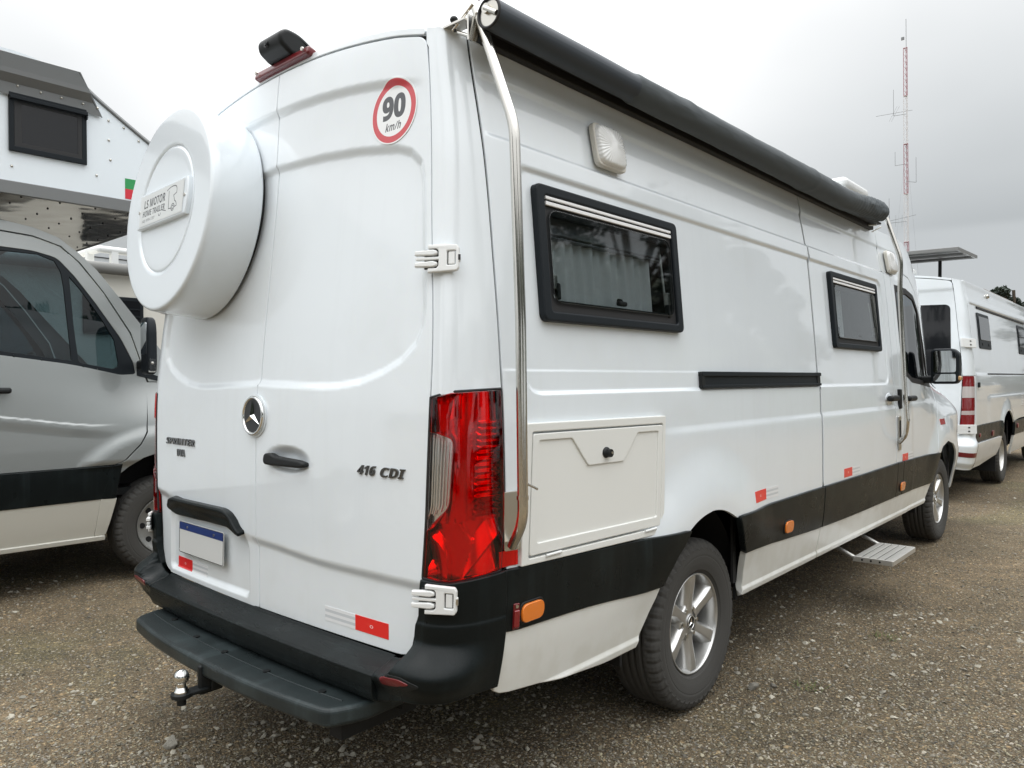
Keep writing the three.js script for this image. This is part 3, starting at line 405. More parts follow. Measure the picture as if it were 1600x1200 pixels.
// tail lamps: a red glossy lens over bright reflectors, with a clear reversing lamp let into its inner edge
{
  const xL = y => doorX(y) + .010, sL = (y, k = 0) => ch.sX(xL(y) + k, y), zr_ = curve([.83, .93, 1.02, 1.12, 1.36], [-.203, -.213, -.222, -.221, -.218]), sR = y => ch.sZ(zr_(y), y);
  const red = []; for (let y = .846; y < .955; y += .03) red.push([sL(y), y]); red.push([sL(.958), .958]);
  const clr = roundPoly([[sL(.96), .96], [sL(1.0, .036), 1.0], [sL(1.03, .060), 1.03], [sL(1.22, .060), 1.225], [sL(1.245, .02), 1.243], [sL(1.243), 1.243]], [0, .03, .04, .025, 0, 0]);
  red.push(...clr.slice(1, -1).map(p => p)); red.push([sL(1.246), 1.246]); for (let y = 1.26; y < 1.333; y += .03) red.push([sL(y), y]);
  red.push([sL(1.336), 1.336], [ch.sX(.945, 1.35), 1.351], [sR(1.356), 1.358]); for (let y = 1.32; y > .85; y -= .04) red.push([sR(y), y]); red.push([sR(.838), .842], [ch.sX(.95, .83), .828], [sL(.833), .834]);
  const outline = []; for (let y = .834; y <= 1.337; y += .04) outline.push([sL(y, -.0045), y]); outline.push([sL(1.336, -.0045), 1.341], [ch.sX(.945, 1.35), 1.357], [sR(1.36) + .006, 1.364]); for (let y = 1.34; y > .85; y -= .04) outline.push([sR(y) + .006, y]); outline.push([sR(.83) + .006, .834], [ch.sX(.95, .82), .821], [sL(.83, -.0045), .827]);
  const s0 = sL(1.1), sMid = s0 + .16;
  const depthRed = (s, y) => { const a = s - sL(y), t = sR(y) - s; let d = -.034;
    if (y > .985) { if (a > .065 && a < .105) d = -.034 + .022 * (a - .065) / .04 + (y > 1.25 ? .006 : 0) - .012 * Math.abs(((y * 4.3) % 1) - .5); else if (a >= .105 && a < .17) d = -.012 - .02 * (a - .105) / .065; else if (t < .095 && y > 1.0 && y < 1.27) d = -.028 + .020 * (((y - 1.0) % .018) / .018); else if (a >= .17) d = -.026 + .008 * ss(1.3, 1.0, y); else d = -.03 + .012 * ss(1.24, 1.34, y); }
    else { const A = a / .27, B = (y - .834) / .15; d = Math.max(-.040 + .020 * B, -.046 + .055 * (A - .30) + .012 * B, -.018 - .075 * Math.abs(A - .22) - .022 * B, -.026 - .10 * Math.abs(A - .62 - .25 * B) + .006 * B, -.030 - .16 * Math.abs(A + B * .55 - 1.05)); const arc = Math.hypot(A + .25, B * .62 + .05 - .18 * A) * 3.1, q = arc - Math.floor(arc), w = (A * 1.6 - B * .8 + 2.3) % .55 / .55; d = A < .52 + .2 * B ? -.038 + .024 * (q < .78 ? q / .78 : (1 - q) / .22) : -.036 + .022 * (w < .8 ? w / .8 : (1 - w) / .2); }
    return d; };
  const lens = patch(red, (s, y) => ch.P(s, y, .004 + .004 * ss(.0, .05, s)), { du: .02, dv: .04, depth: .018, r: .003 });
  const clear = patch(clr.map(([s, y]) => [s + (s > s0 + .01 ? -.0015 : 0), y]), (s, y) => ch.P(s, y, .003), { du: .02, dv: .04, depth: .018, r: .002 });
  const refl = patch(outline, (s, y) => ch.P(s, y, depthRed(s, y)), { du: .0045, dv: .0045, depth: 0, edgeStep: .02 });
  const ribs = []; for (let k = 0; k < 6; k++) { const off = .006 + k * .009; const pts = []; for (let y = 1.235 - k * .004; y > .985 + k * .008 * 0 + (k * .006); y -= .02) pts.push([ch.P(sL(y, off - (y < 1.03 ? (1.03 - y) * .35 : 0)), y, -.010)]); ribs.push(pipe(pts.map(p => p[0]), .0028, .005, 8)); }
  const backing = patch(clr, (s, y) => ch.P(s, y, -.018), { du: .02, dv: .04, depth: 0 });
  const rim = patch(outline, (s, y) => ch.P(s, y, -.006), { du: .02, dv: .04, depth: .05, r: .002, holes: [] });
  for (const f of [g => g, mirror]) {
    const tl = sub(van, 'tail_light');
    add(tl, 'lens', f(lens), M.lensRed); add(tl, 'reversing_lens', f(clear), M.lensClear); add(tl, 'reflector', f(refl), M.redBright);
    add(tl, 'reversing_reflector', [f(backing), ...ribs.map(f)], std([.80, .80, .78], .22, .9));
    const edge = []; for (const loop of [outline]) { const pts = subdivide(loop, .02).map(([s, y]) => ch.P(s, y, -.0005)); pts.push(pts[0]); edge.push(pipe(pts, .0042, .001, 6)); } add(tl, 'gasket', edge.map(f), M.seal);
  }
}
// rear bumper: a stepped centre, and corners that run up to the tail lamps
const bumpProf = [.578, .572, .566, .56, .554, .548, .542, .53, .51].map(y => [y, .088 * ss(-.002, .036, .576 - y)]).concat([[.485, .086], [.465, .076], [.455, .05], [.453, .0]]);
const bumpAt = v => { const t = clamp(v, 0, 1) * (bumpProf.length - 1), i = Math.min(bumpProf.length - 2, Math.floor(t)), f = t - i; return [lerp(bumpProf[i][0], bumpProf[i + 1][0], f), lerp(bumpProf[i][1], bumpProf[i + 1][1], f)]; };
add(van, 'rear_bumper', patch(rect(-.742, 0, .742, 1), (x, v) => { const [y, o] = bumpAt(v), p = ch0r(x, .6); return [x, y, p - .005 + o]; }, { du: .04, dv: .02, depth: .02, swap: true }), M.black);
function ch0r(x, y) { return chart0.rear(x, y)[2]; }
const cornerTop = curve([.70, .745, .79, .825, .848, .860, .875], [.574, .575, .583, .608, .66, .72, 1.2]);
const cornerOff = (s, y) => { const yt = cornerTop(chart0.base(s, .6)[0]), c = .088 * Math.min(ss(.655, .575, y), ss(-.002, .036, yt - y)) * (1 - .3 * ss(.56, .495, y)) + .013 * ss(.55, .70, y) + .004 * ss(.705, .695, y); return lerp(c, .015 + .004 * ss(.705, .695, y), ss(.035, CL * .92, s)); };
const cornerFn = (k = 0) => (s, y) => chart0.P(s, y, cornerOff(s, y) + k);
{
  const X = (x, y) => [chart0.sX(x, y), y], Z = (z, y) => [chart0.sZ(z, y), y];
  const poly = [X(.745, .470), X(.745, .574), X(.77, .577), X(.79, .582), X(.81, .593), X(.825, .607), X(.838, .632), X(.848, .659), X(.856, .70)]; for (let y = .72; y <= .821; y += .02) poly.push(X(doorX(y) + .010, y)); poly.push(X(.95, .817), Z(-.205, .828), Z(-.2215, .83), Z(-.2215, .66), Z(-.212, .495), Z(-.12, .507), X(.965, .512), X(.90, .505), X(.83, .490));
  const refl = roundPoly([X(.785, .532), X(.82, .535), X(.862, .545), X(.884, .560), X(.862, .563), X(.785, .555)], [.008, .02, .02, .006, .02, .008]);
  const g = patch(poly, cornerFn(), { du: .008, dv: .008, depth: .03, r: .005 }), q = patch(refl, cornerFn(.003), { du: .01, dv: .01, depth: .006 });
  const hollow = patch(roundPoly([X(.772, .521), X(.82, .523), X(.870, .534), X(.900, .562), X(.870, .571), X(.772, .563)], .01), cornerFn(.0012), { du: .01, dv: .01, depth: .004 });
  for (const f of [g => g, mirror]) { add(van, 'bumper_corner', f(g), M.black); add(van, 'bumper_reflector', [f(q)], M.redDull); add(van, 'reflector_surround', f(hollow), M.blackPlain); }
}
// step board, tow bar, hinges
{
  const front = x => .208 - .055 * Math.pow(Math.abs(x) / .69, 2.4), P = [[-.70, -.10], [.70, -.10], [.705, .06]]; const N = 20; for (let i = 0; i <= N; i++) { const x = lerp(.66, -.66, i / N); P.push([x, front(x)]); } P.push([-.705, .06]);
  const out = roundPoly(P.map(([x, z]) => [x, -z]), P.map((_, i) => i === 2 || i === P.length - 1 ? .05 : i === 3 || i === P.length - 2 ? .06 : 0));
  const st = sub(van, 'rear_step');
  add(st, 'step_board', ext(out, .055, .014, [], 4).rotateX(-Math.PI / 2).translate(0, .395, 0), M.step);
  const rib = []; for (let i = 0; i <= 24; i++) { const x = lerp(-.64, .64, i / 24); rib.push([x, .4505, front(x) * .72 - .028]); } add(st, 'step_ridge', pipe(rib, .0028, .01, 6), M.step);
  for (const [x, z] of [[-.50, .07], [-.235, .108], [-.005, .118], [.265, .115], [.54, .09]]) add(st, 'step_screw', cyl(.012, .006, x, .4515, z, 'y', .0125, 16), M.blackPlain);
  for (const x of [-.55, .55]) add(st, 'step_bracket', box(.06, .12, .3, x, .36, -.10), M.under);
  const tb = sub(van, 'tow_bar');
  add(tb, 'tow_ball', [new THREE.SphereGeometry(.025, 32, 24).translate(0, .412, .272), cyl(.0145, .03, 0, .385, .272), cyl(.017, .012, 0, .373, .272, 'y', .024), cyl(.024, .008, 0, .363, .272)], M.chrome);
  add(tb, 'tow_arm', [cyl(.034, .012, 0, .353, .272), cyl(.016, .03, 0, .335, .272, 'y', .016, 6), box(.05, .014, .10, 0, .353, .235, .005), box(.022, .10, .085, .005, .385, .175, .008).rotateX(0), box(.05, .05, .3, 0, .37, .03, .006)], M.blackPlain);
}
function hinge(s, y, lower) {
  const h = sub(van, 'door_hinge'); const F = (g) => put(g.scale(.80, .80, .85), chart0.onS(s, y, lower ? cornerOff(s, y) * .55 + .004 : .006));
  const plate = roundPoly(rect(-.062, -.052, .066, .052), .012), slot = roundPoly([[-.07, -.033], [-.018, -.033], [-.012, -.026], [-.012, .026], [-.018, .033], [-.07, .033]], .005);
  const P = roundPoly([[-.05, .052], [-.05, .036], [-.018, .036], [-.010, .028], [-.010, -.028], [-.018, -.036], [-.05, -.036], [-.05, -.052], [.058, -.048], [.066, -.036], [.066, .036], [.058, .048]], .004);
  add(h, 'hinge_plate', F(ext(P, .017, .004, [roundPoly(rect(.022, -.026, .054, .026), .004)])), M.whiteTrim);
  add(h, 'hinge_slot', F(box(.07, .072, .006, -.03, 0, .001)), M.seal);
  for (const yy of [-.021, 0, .021]) add(h, 'hinge_arm', F(yy ? ext(roundPoly([[-.098, yy - .009], [-.03, yy - .011], [-.014, yy - .006], [-.014, yy + .006], [-.03, yy + .011], [-.098, yy + .007]], .004), .020, .004) : box(.09, .011, .014, -.05, 0, .010, .003)), M.whiteTrim);
  add(h, 'hinge_latch', F(merge([box(.024, .047, .012, .038, 0, .008, .003), box(.012, .03, .012, .064, 0, .010, .003)])), M.whiteTrim); add(h, 'hinge_pin', F(cyl(.0045, .02, .067, 0, .014, 'y')), lower ? M.steelSoft : M.seal); add(h, 'latch_slot', F(box(.006, .05, .004, .0225, 0, .006)), M.seal);
}
hinge(ch.sX(.928, .78), .778, true); hinge(ch.sX(.897, 1.735), 1.737, false);
{ const L = van.children.filter(c => c.name === 'door_hinge'); for (const o of L) { const h = sub(van, 'door_hinge'); for (const m of o.children) add(h, m.name, mirror(m.geometry), m.material); } }
// camper windows: black frame, smoked acrylic pane, two white blind rails, curtain behind
function camperWindow(W, label, right) {
  const g = sub(van, 'camper_window', label), w = Math.abs(W.z1 - W.z0), h = W.y1 - W.y0; g.applyMatrix4(chart0.onSide((W.z0 + W.z1) / 2, (W.y0 + W.y1) / 2, -.004));
  const hx = w / 2, hy = h / 2, top = .034, bot = .032, sd = .042;
  const outer = roundPoly(rect(-hx, -hy, hx, hy), .028), inner = roundPoly(rect(-hx + sd, -hy + bot, hx - sd, hy - top), .012);
  add(g, 'frame', ext(outer, .034, .006, [inner], 3).translate(0, 0, -.012), M.frame);
  add(g, 'inner_frame', ext(roundPoly(rect(-hx + sd - .002, -hy + bot - .002, hx - sd + .002, hy - top + .002), .012), .02, .002, [roundPoly(rect(-hx + sd + .026, -hy + bot + .040, hx - sd - .026, hy - top - .06), .02)]).translate(0, 0, -.010), M.seal);
  for (const k of [0, 1]) add(g, 'blind_rail', box(w - 2 * sd - .012, k ? .013 : .010, .008, 0, hy - top - (k ? .026 : .007), .016, .002), M.whiteStrip);
  const px = hx - sd - .018, p0 = -hy + bot + .030, p1 = hy - top - .044;
  const pane = ext(roundPoly(rect(-px, p0, px, p1), .045), .005, .0015); // slightly domed outwards
  const pa = pane.attributes.position; for (let i = 0; i < pa.count; i++) { const a = pa.getX(i) / px, b = (pa.getY(i) - (p0 + p1) / 2) / ((p1 - p0) / 2); pa.setZ(i, pa.getZ(i) + .014 + .010 * (1 - a * a) * (1 - b * b * .6)); }
  add(g, 'pane', pane, M.acrylic);
  add(g, 'pane_edge', pipe([...roundPoly(rect(-px, p0, px, p1), .045), [-px, p0 + .045]].map(q => [q[0], q[1], .0165]), .0022, .001, 6), M.blackPlain);
  add(g, 'window_liner', [box(.01, h, .16, -hx + .03, 0, -.09), box(.01, h, .16, hx - .03, 0, -.09), box(w, .01, .16, 0, hy - .03, -.09), box(w, .01, .16, 0, -hy + .03, -.09), box(w, h, .01, 0, 0, -.165)], M.dark);
  if (right) { // curtain drawn across, blind cassette above it
    const rows = []; for (let j = 0; j <= 6; j++) { const r = []; for (let i = 0; i <= 90; i++) { const x = lerp(-px + .01, px - .06, i / 90); r.push([x, lerp(p1 - .055, p0 - .02, j / 6), -.045 + .009 * Math.sin(i * .9) + .006 * Math.sin(i * .37 + 1)]); } rows.push(r); }
    add(g, 'curtain', loft(rows), M.curtain);
    add(g, 'blind', [box(2 * px, .06, .02, 0, p1 - .03, -.035, .004), box(2 * px, .008, .028, 0, p1 - .062, -.033, .002), box(2 * px, .006, .026, 0, p1 - .076, -.033, .002)], M.blind);
  } else { const rows = []; for (let j = 0; j <= 4; j++) { const r = []; for (let i = 0; i <= 30; i++) r.push([lerp(-px, -px * .2, i / 30), lerp(p1, p0, j / 4), -.06 + .010 * Math.sin(i * .9)]); rows.push(r); } add(g, 'curtain', loft(rows), M.curtain); }
  for (const s of [-1, 1]) { add(g, 'stay', merge([bar([s * (px - .028), p0 + .04, -.005], [s * (px - .02), p1 - .05, -.02], .005), box(.022, .05, .02, s * (px - .024), p0 + .07, .0, .004)]), M.steelSoft); add(g, 'latch', box(.018, .055, .018, s * (px - .034), p0 + .02 + (s < 0 ? .02 : 0), .006, .006), M.blackPlain); }
  add(g, 'latch', [box(.055, .018, .018, .02, p0 + .026, .008, .007), box(.03, .028, .012, .02, p0 + .032, .0, .006)], M.blackPlain);
}
camperWindow(WIN1, 'camper window with a grey curtain, behind the storage hatch', true);
camperWindow(WIN2, 'smaller camper window in the sliding door', false);

// storage hatch
{
  const g = sub(van, 'storage_hatch'), uc = .70, yc = 1.03; g.applyMatrix4(chart0.onSide(-uc, yc, .0));
  const L = a => a.map(([u, y]) => [u - uc, y - yc]);
  const outer = L([[.279, .834], [1.105, .806], [1.128, 1.25], [.318, 1.2585]]), hole = L([[.312, .852], [1.079, .833], [1.106, 1.2215], [.338, 1.2315]]);
  add(g, 'hatch_frame', ext(roundPoly(outer, .006), .024, .0035, [roundPoly(hole, .01)], 3).translate(0, 0, -.002), M.hatch);
  add(g, 'hatch_seal', ext(hole, .004).translate(0, 0, .0), M.seal);
  const door = L([[.316, .859], [1.0765, .8405], [1.1025, 1.2165], [.341, 1.2255]]), panel = L([[.352, .893], [1.050, .876], [1.070, 1.195], [.925, 1.197], [.835, 1.102], [.622, 1.105], [.535, 1.201], [.368, 1.204]]);
  add(g, 'hatch_door', ext(roundPoly(door, .010), .014, .003, [roundPoly(panel, .008)], 3).translate(0, 0, .009), M.hatch);
  add(g, 'hatch_panel', ext(L([[.34, .87], [1.068, .85], [1.09, 1.21], [.35, 1.22]]), .008, 0).translate(0, 0, .0092), M.hatch);
  add(g, 'hatch_lock', [new THREE.SphereGeometry(.022, 24, 16).scale(1.0, .85, .45).translate(.023, .111, .024), cyl(.0135, .018, .028, .109, .033, 'z', .0155, 24)], M.blackPlain);
  add(g, 'key_slot', [cyl(.0045, .003, .030, .110, .043, 'z')], M.steelSoft);
  for (const u of [.43, 1.005]) { const y = lerp(.852, .833, (u - .312) / .767) - yc - .001; add(g, 'hatch_hinge', cyl(.0048, .075, u - uc, y, .024, 'x', .0048, 12).rotateZ(0), M.whiteTrim); }
}
// outside lamps, door rail
function outsideLamp(z, y, label) {
  const g = sub(van, 'outside_lamp', label); g.applyMatrix4(chart0.onSide(z, y, .004));
  add(g, 'lamp_base', ext(roundPoly(rect(-.092, -.082, .092, .082), .03), .022, .005, [], 3).translate(0, 0, -.004), std([.62, .60, .54], .5));
  const rows = []; for (let i = 0; i <= 14; i++) { const r = []; for (let k = 0; k <= 120; k++) { const a = k / 120 * 2 * Math.PI, t = i / 14, c = Math.cos(a), s = Math.sin(a), q = 1 / Math.pow(Math.pow(Math.abs(c), 5) + Math.pow(Math.abs(s), 5), .2); r.push([.088 * t * q * c, .078 * t * q * s, .030 + .010 * (1 - t * t) - .016 * ss(.9, 1, t) + .0018 * t * Math.sin(k / 120 * 2 * Math.PI * 36) * ss(.12, .3, t)]); } rows.push(r); }
  add(g, 'lamp_lens', loft(rows, true), phys([.76, .765, .75], .14, .0, { clearcoat: 1, clearcoatRoughness: .05 }));
}
outsideLamp(-.893, 2.232, 'square outside lamp above the larger camper window'); outsideLamp(-4.50, 2.225, 'square outside lamp near the front end of the awning');
{ const g = sub(van, 'door_rail'), A = (poly, d, depth = .012) => patch(zy(poly), (u, y) => chart0.side(u, y, d), { du: .1, dv: .012, depth, r: .002 });
  add(g, 'rail_cover', A(rect(-2.84, 1.355, -1.46, 1.410), .006), M.frame); add(g, 'rail_lip', A(rect(-2.84, 1.403, -1.455, 1.418), .016, .02), M.frame); add(g, 'rail_lip', A(rect(-2.84, 1.351, -1.455, 1.361), .015, .02), M.frame); add(g, 'rail_end', [A(rect(-2.84, 1.35, -2.80, 1.42), .010), A(rect(-1.475, 1.35, -1.453, 1.418), .014)], M.blackPlain); }
// door handles
function sideHandle(z, y, w) { const g = sub(van, 'door_handle'); g.applyMatrix4(ch.onSide(z, y, 0)); add(g, 'handle_recess', new THREE.SphereGeometry(.06, 24, 16).scale(w / .12, .72, .12), M.white); add(g, 'handle_grip', [new RoundedBoxGeometry(w * 1.05, .040, .045, 4, .018).translate(0, .004, .030), cyl(.02, .02, w * .42, .004, .02, 'z')], M.blackPlain); }
sideHandle(-4.165, 1.245, .17); sideHandle(-4.62, 1.235, .18);
add(van, 'lock_plate', put(box(.05, .14, .03, 0, 0, .005, .008), ch.onSide(-4.40, 1.24, 0)), M.blackPlain);

// awning: a rolled dark grey sheet on a rail, carried by two bent stainless poles
{
  const g = sub(van, 'awning'), zA = -.185, zB = -4.07, cy = z => lerp(2.449, 2.462, ss(zA, -3.2, z)) + .046 * ss(-3.2, zB, z), cxx = z => lerp(.998, .985, (z - zA) / (zB - zA));
  const rad = z => .0435 + .004 * ss(-.2, -.8, z) + .006 * ss(-.92, -.96, z) + .010 * ss(-1, -3, z);
  const roll = (z0, z1, n, crumple) => { const rows = []; for (let i = 0; i <= n; i++) { const z = lerp(z0, z1, i / n), row = []; for (let k = 0; k <= 48; k++) { const a = k / 48 * 2 * Math.PI; let r = rad(z) * (1 + .012 * (vnoise(z * 2.4, Math.cos(a) * 1.5, Math.sin(a) * 1.5) - .5) * 2); if (crumple) { const end = ss(-3.2, -3.9, z); r += .0075 * (fbm(z * 9 + Math.cos(a), Math.cos(a) * 2, Math.sin(a) * 2, 3) - .5) * 2 * (.35 + end) + .0045 * end * Math.sin(z * 120 + 2 * Math.sin(a) + 3 * vnoise(z * 7, 1, 2)); r += .004 * Math.exp(-(((z + 1.22 + .16 * Math.cos(a)) / .035) ** 2)) * ss(0, .8, Math.sin(a)); r += .003 * Math.exp(-(((z + 2.66 + .05 * Math.cos(a)) / .03) ** 2)); r -= .02 * ss(-4.01, zB, z) * 1.6; } const cc = cxx(z) + .0 * 1, bell = 1; row.push([cc + r * Math.cos(a), cy(z) + r * Math.sin(a) * bell, z]); } rows.push(row); } return loft(rows, false); };
  add(g, 'awning_roll', roll(zA, -.935, 30, false), M.fabric); add(g, 'awning_roll', roll(-.925, zB, 320, true), M.fabricDusty, 'looser crumpled length of the awning roll');
  { const rows = []; for (const q of [1, .55, .02]) { const row = []; for (let k = 0; k <= 48; k++) { const a = k / 48 * 2 * Math.PI, r = (rad(zB) - .032) * q; row.push([cxx(zB) + r * Math.cos(a), cy(zB) + r * Math.sin(a), zB - .018 * (1 - q * q)]); } rows.push(row); } add(g, 'roll_end', loft(rows), M.fabricDusty); }
  add(g, 'roll_rim', new THREE.TorusGeometry(.0415, .0045, 10, 48).translate(.998, 2.449, zA + .002), M.seal);
  add(g, 'end_cap', [cyl(.038, .008, .998, 2.449, zA - .004, 'z', .038, 40)], M.steelSoft); add(g, 'roller_pin', [bar([.985, 2.466, zA + .006], [1.03, 2.438, zA + .004], .008), cyl(.014, .01, .990, 2.463, zA + .005, 'z')], M.steelSoft);
  add(g, 'awning_rail', [box(.030, .040, 3.95, .894, 2.438, -2.19, .005), box(.06, .014, 3.95, .93, 2.455, -2.19, .005)], M.seal);
  add(g, 'rail_bracket', [box(.09, .006, .05, .875, 2.452, -.185), box(.006, .075, .05, .93, 2.425, -.19).rotateZ(0), bar([.86, 2.437, -.172], [.945, 2.489, -.172], .005), bar([.875, 2.43, -.18], [.93, 2.40, -.18], .006)], M.steel);
  add(g, 'bracket_knob', [new THREE.SphereGeometry(.0125, 16, 12).scale(1, .9, 1).translate(.865, 2.468, -.172), new THREE.SphereGeometry(.010, 16, 12).translate(.965, 2.503, -.175), cyl(.004, .04, .868, 2.452, -.172)], M.blackPlain);
  for (const z of [-4.05]) add(g, 'awning_arm', [bar([.86, 2.44, z], [.96, 2.43, z], .008), bar([.93, 2.385, z], [.975, 2.42, z - .05], .004)], M.steelSoft);
  const p1 = sub(van, 'awning_pole', 'rear stainless pole beside the tail light'), r = .0158;
  add(p1, 'pole_tube', pipe([[.921, 2.508, -.205], [1.068, 2.118, -.21], [1.084, 1.55, -.213], [1.086, .985, -.214], [1.025, .905, -.235]], r, .05, 20), M.steel);
  add(p1, 'pole_joint', [cyl(r + .002, .012, 1.0855, 1.055, -.2138), bar([1.09, 1.10, -.212], [1.10, 1.075, -.262], .004)], M.steel);
  add(p1, 'pole_plate', put(ext(roundPoly(rect(-.03, -.087, .03, .087), .008), .006, .001), ch.onSide(-.254, .974, .003)), M.steelSoft); add(p1, 'pole_bolt', put(new THREE.SphereGeometry(.0085, 16, 12).scale(1, 1, .7).translate(-.008, -.068, .034), ch.onSide(-.254, .974, .003)), M.chrome);
  const p2 = sub(van, 'awning_pole', 'front stainless pole beside the cab door');
  add(p2, 'pole_tube', pipe([[.974, 2.50, -4.23], [1.060, 2.205, -4.25], [1.052, 2.02, -4.25], [1.076, 1.347, -4.25], [1.092, 1.075, -4.255], [1.075, .99, -4.275], [1.015, .935, -4.355]], r, .06, 16), M.steel);
  add(p2, 'pole_joint', cyl(r + .002, .014, 1.0915, 1.10, -4.2545), M.steel); add(p2, 'pole_plate', put(ext(roundPoly(rect(-.03, -.12, .03, .12), .008), .006, .001), ch.onSide(-4.365, 1.0, .003)), M.steelSoft); add(p2, 'plate_slot', put(box(.022, .12, .004, .0, .03, .008), ch.onSide(-4.365, 1.0, .003)), M.seal);
}
// spare wheel cover on the left rear door
{
  const g = sub(van, 'spare_wheel_cover'); const m = chart0.onRear(-.466, 2.05, 0); g.applyMatrix4(m.multiply(new THREE.Matrix4().makeScale(1.075, 1.075, 1.12)));
  const P = [[.0, .172], [.20, .176], [.222, .176], [.2275, .174], [.231, .170], [.2345, .172], [.239, .1775], [.25, .1785], [.335, .178], [.360, .1778], [.3665, .1765], [.3712, .1725], [.3740, .1660], [.3752, .145], [.3765, .02], [.3775, .010], [.376, .004], [.370, .002]];
  const L = new THREE.LatheGeometry(P.map(q => new THREE.Vector2(q[0], q[1])), 128); L.rotateX(Math.PI / 2);
  add(g, 'cover_shell', L, M.cover); add(g, 'cover_back', [cyl(.352, .05, 0, 0, -.012, 'z', .352, 64)], M.seal);
  // raised band across the inner disc carrying the lettering
  const band = []; for (let i = 0; i <= 20; i++) { const a = lerp(-.30, .30, i / 20); band.push([.222 * Math.cos(a), .222 * Math.sin(a)]); } for (let i = 0; i <= 20; i++) { const a = Math.PI + lerp(-.30, .30, i / 20); band.push([.222 * Math.cos(a), .222 * Math.sin(a)]); }
  const raised = ext(band, .024, .005, [], 3).translate(0, 0, .168); add(g, 'cover_band', raised.rotateZ(0).translate(0, .012, 0), M.cover);
  const t = canvasTex(1024, 340, (c, w, h) => { c.fillStyle = '#d9dcdc'; c.fillRect(0, 0, w, h); c.fillStyle = '#2b2e31'; c.textBaseline = 'alphabetic'; c.font = 'bold 128px sans-serif'; const f = (s, x, y, mw) => c.fillText(s, x, y, mw); f('LS MOTOR', 90, 148, 520); c.font = 'bold 92px sans-serif'; f('HOME TRAILER', 70, 240, 545); c.font = '500 46px sans-serif'; f('(48) 9999-1707', 74, 302, 330);
    c.strokeStyle = '#3a3e42'; c.lineWidth = 9; c.beginPath(); c.moveTo(560, 240); c.lineTo(650, 262); c.moveTo(640, 52); c.quadraticCurveTo(760, 8, 846, 38); c.quadraticCurveTo(880, 62, 868, 112); c.lineTo(806, 128); c.lineTo(836, 190); c.quadraticCurveTo(880, 206, 884, 250); c.lineTo(842, 256); c.moveTo(762, 258); c.lineTo(706, 254); c.lineTo(690, 60); c.stroke(); c.beginPath(); c.arc(802, 252, 36, 0, 7); c.moveTo(822, 252); c.arc(802, 252, 18, 0, 7); c.stroke(); c.beginPath(); c.arc(500, 262, 26, 0, Math.PI); c.stroke(); });
  add(g, 'cover_print', new THREE.PlaneGeometry(.385, .116).translate(.0, .012, .1931), phys([1, 1, 1], .35, 0, { map: t }));
  add(g, 'cover_screw', [cyl(.006, .004, -.198, .012, .193, 'z'), cyl(.006, .004, .200, .012, .193, 'z')], M.steelSoft);
}
// reversing camera on the high brake light
{
  const g = sub(van, 'reversing_camera'); g.position.set(.03, 2.548, -.135);
  const bl = roundPoly(rect(-.185, -.015, .175, .017), .012); add(g, 'brake_light', ext(bl, .036, .008, [], 3).rotateX(-.3).translate(0, .0, .0), M.redDull);
  add(g, 'brake_light_screw', [cyl(.007, .006, .150, .014, .042, 'z'), cyl(.007, .006, -.160, .014, .042, 'z')], M.steelSoft);
  const prof = roundPoly([[-.13, .018], [-.10, .055], [.0, .108], [.055, .112], [.083, .088], [.078, .052], [.035, .024]], [.005, .04, .04, .03, .03, .02, .01]);
  add(g, 'camera_housing', ext(prof, .155, .014, [], 4).rotateY(-Math.PI / 2).translate(.07, 0, 0), M.blackPlain);
  add(g, 'camera_lens', cyl(.012, .010, -.02, .068, .080, 'z', .012, 24), M.gapBlack); add(g, 'camera_lens_glass', cyl(.007, .003, -.02, .068, .086, 'z', .007, 20), M.privacy);
}
// emblem, lettering, handle and plates on the rear doors
const onRear = (x, y, d) => ch.onRear(x, y, d);
{
  const g = sub(van, 'emblem'); g.applyMatrix4(chart0.onRear(-.004, 1.269, .002)); g.rotation.x += 0;
  add(g, 'emblem_seat', [cyl(.078, .014, 0, 0, -.004, 'z', .074, 48)], M.white);
  add(g, 'emblem_disc', [cyl(.066, .006, 0, 0, .007, 'z', .066, 48)], M.gapBlack); add(g, 'emblem_ring', new THREE.TorusGeometry(.0655, .0062, 12, 64).translate(0, 0, .009), M.chrome); add(g, 'emblem_star', starGeo(.060, .012).translate(0, 0, .0098), M.chrome);
}
function lettering(parent, txt, x0, x1, y, h, slant, mat, depth = .004) { const t = new TextGeometry(txt, { font, size: 1, depth: .12, curveSegments: 6, bevelEnabled: true, bevelThickness: .02, bevelSize: .012, bevelSegments: 2 }); t.computeBoundingBox(); const b = t.boundingBox, p = t.attributes.position, W = b.max.x - b.min.x, H = b.max.y - b.min.y; for (let i = 0; i < p.count; i++) { const yy = (p.getY(i) - b.min.y) / H * h, xx = (p.getX(i) - b.min.x) / W * (x1 - x0 - slant * h) + yy * slant; p.setXYZ(i, xx - (x1 - x0) / 2, yy - h / 2, p.getZ(i) / .14 * depth); } t.computeVertexNormals(); return add(parent, 'lettering', put(norm(t), chart0.onRear((x0 + x1) / 2, y, -.001)), mat); }
lettering(van, '416', .583, .674, 1.118, .030, .35, M.letter, .006); lettering(van, 'CDI', .688, .800, 1.117, .030, .35, M.letter, .006);
lettering(van, 'SPRINTER', -.768, -.480, 1.146, .028, .15, M.letter, .006); lettering(van, 'DVA', -.655, -.575, 1.100, .030, 0, M.letter, .005);
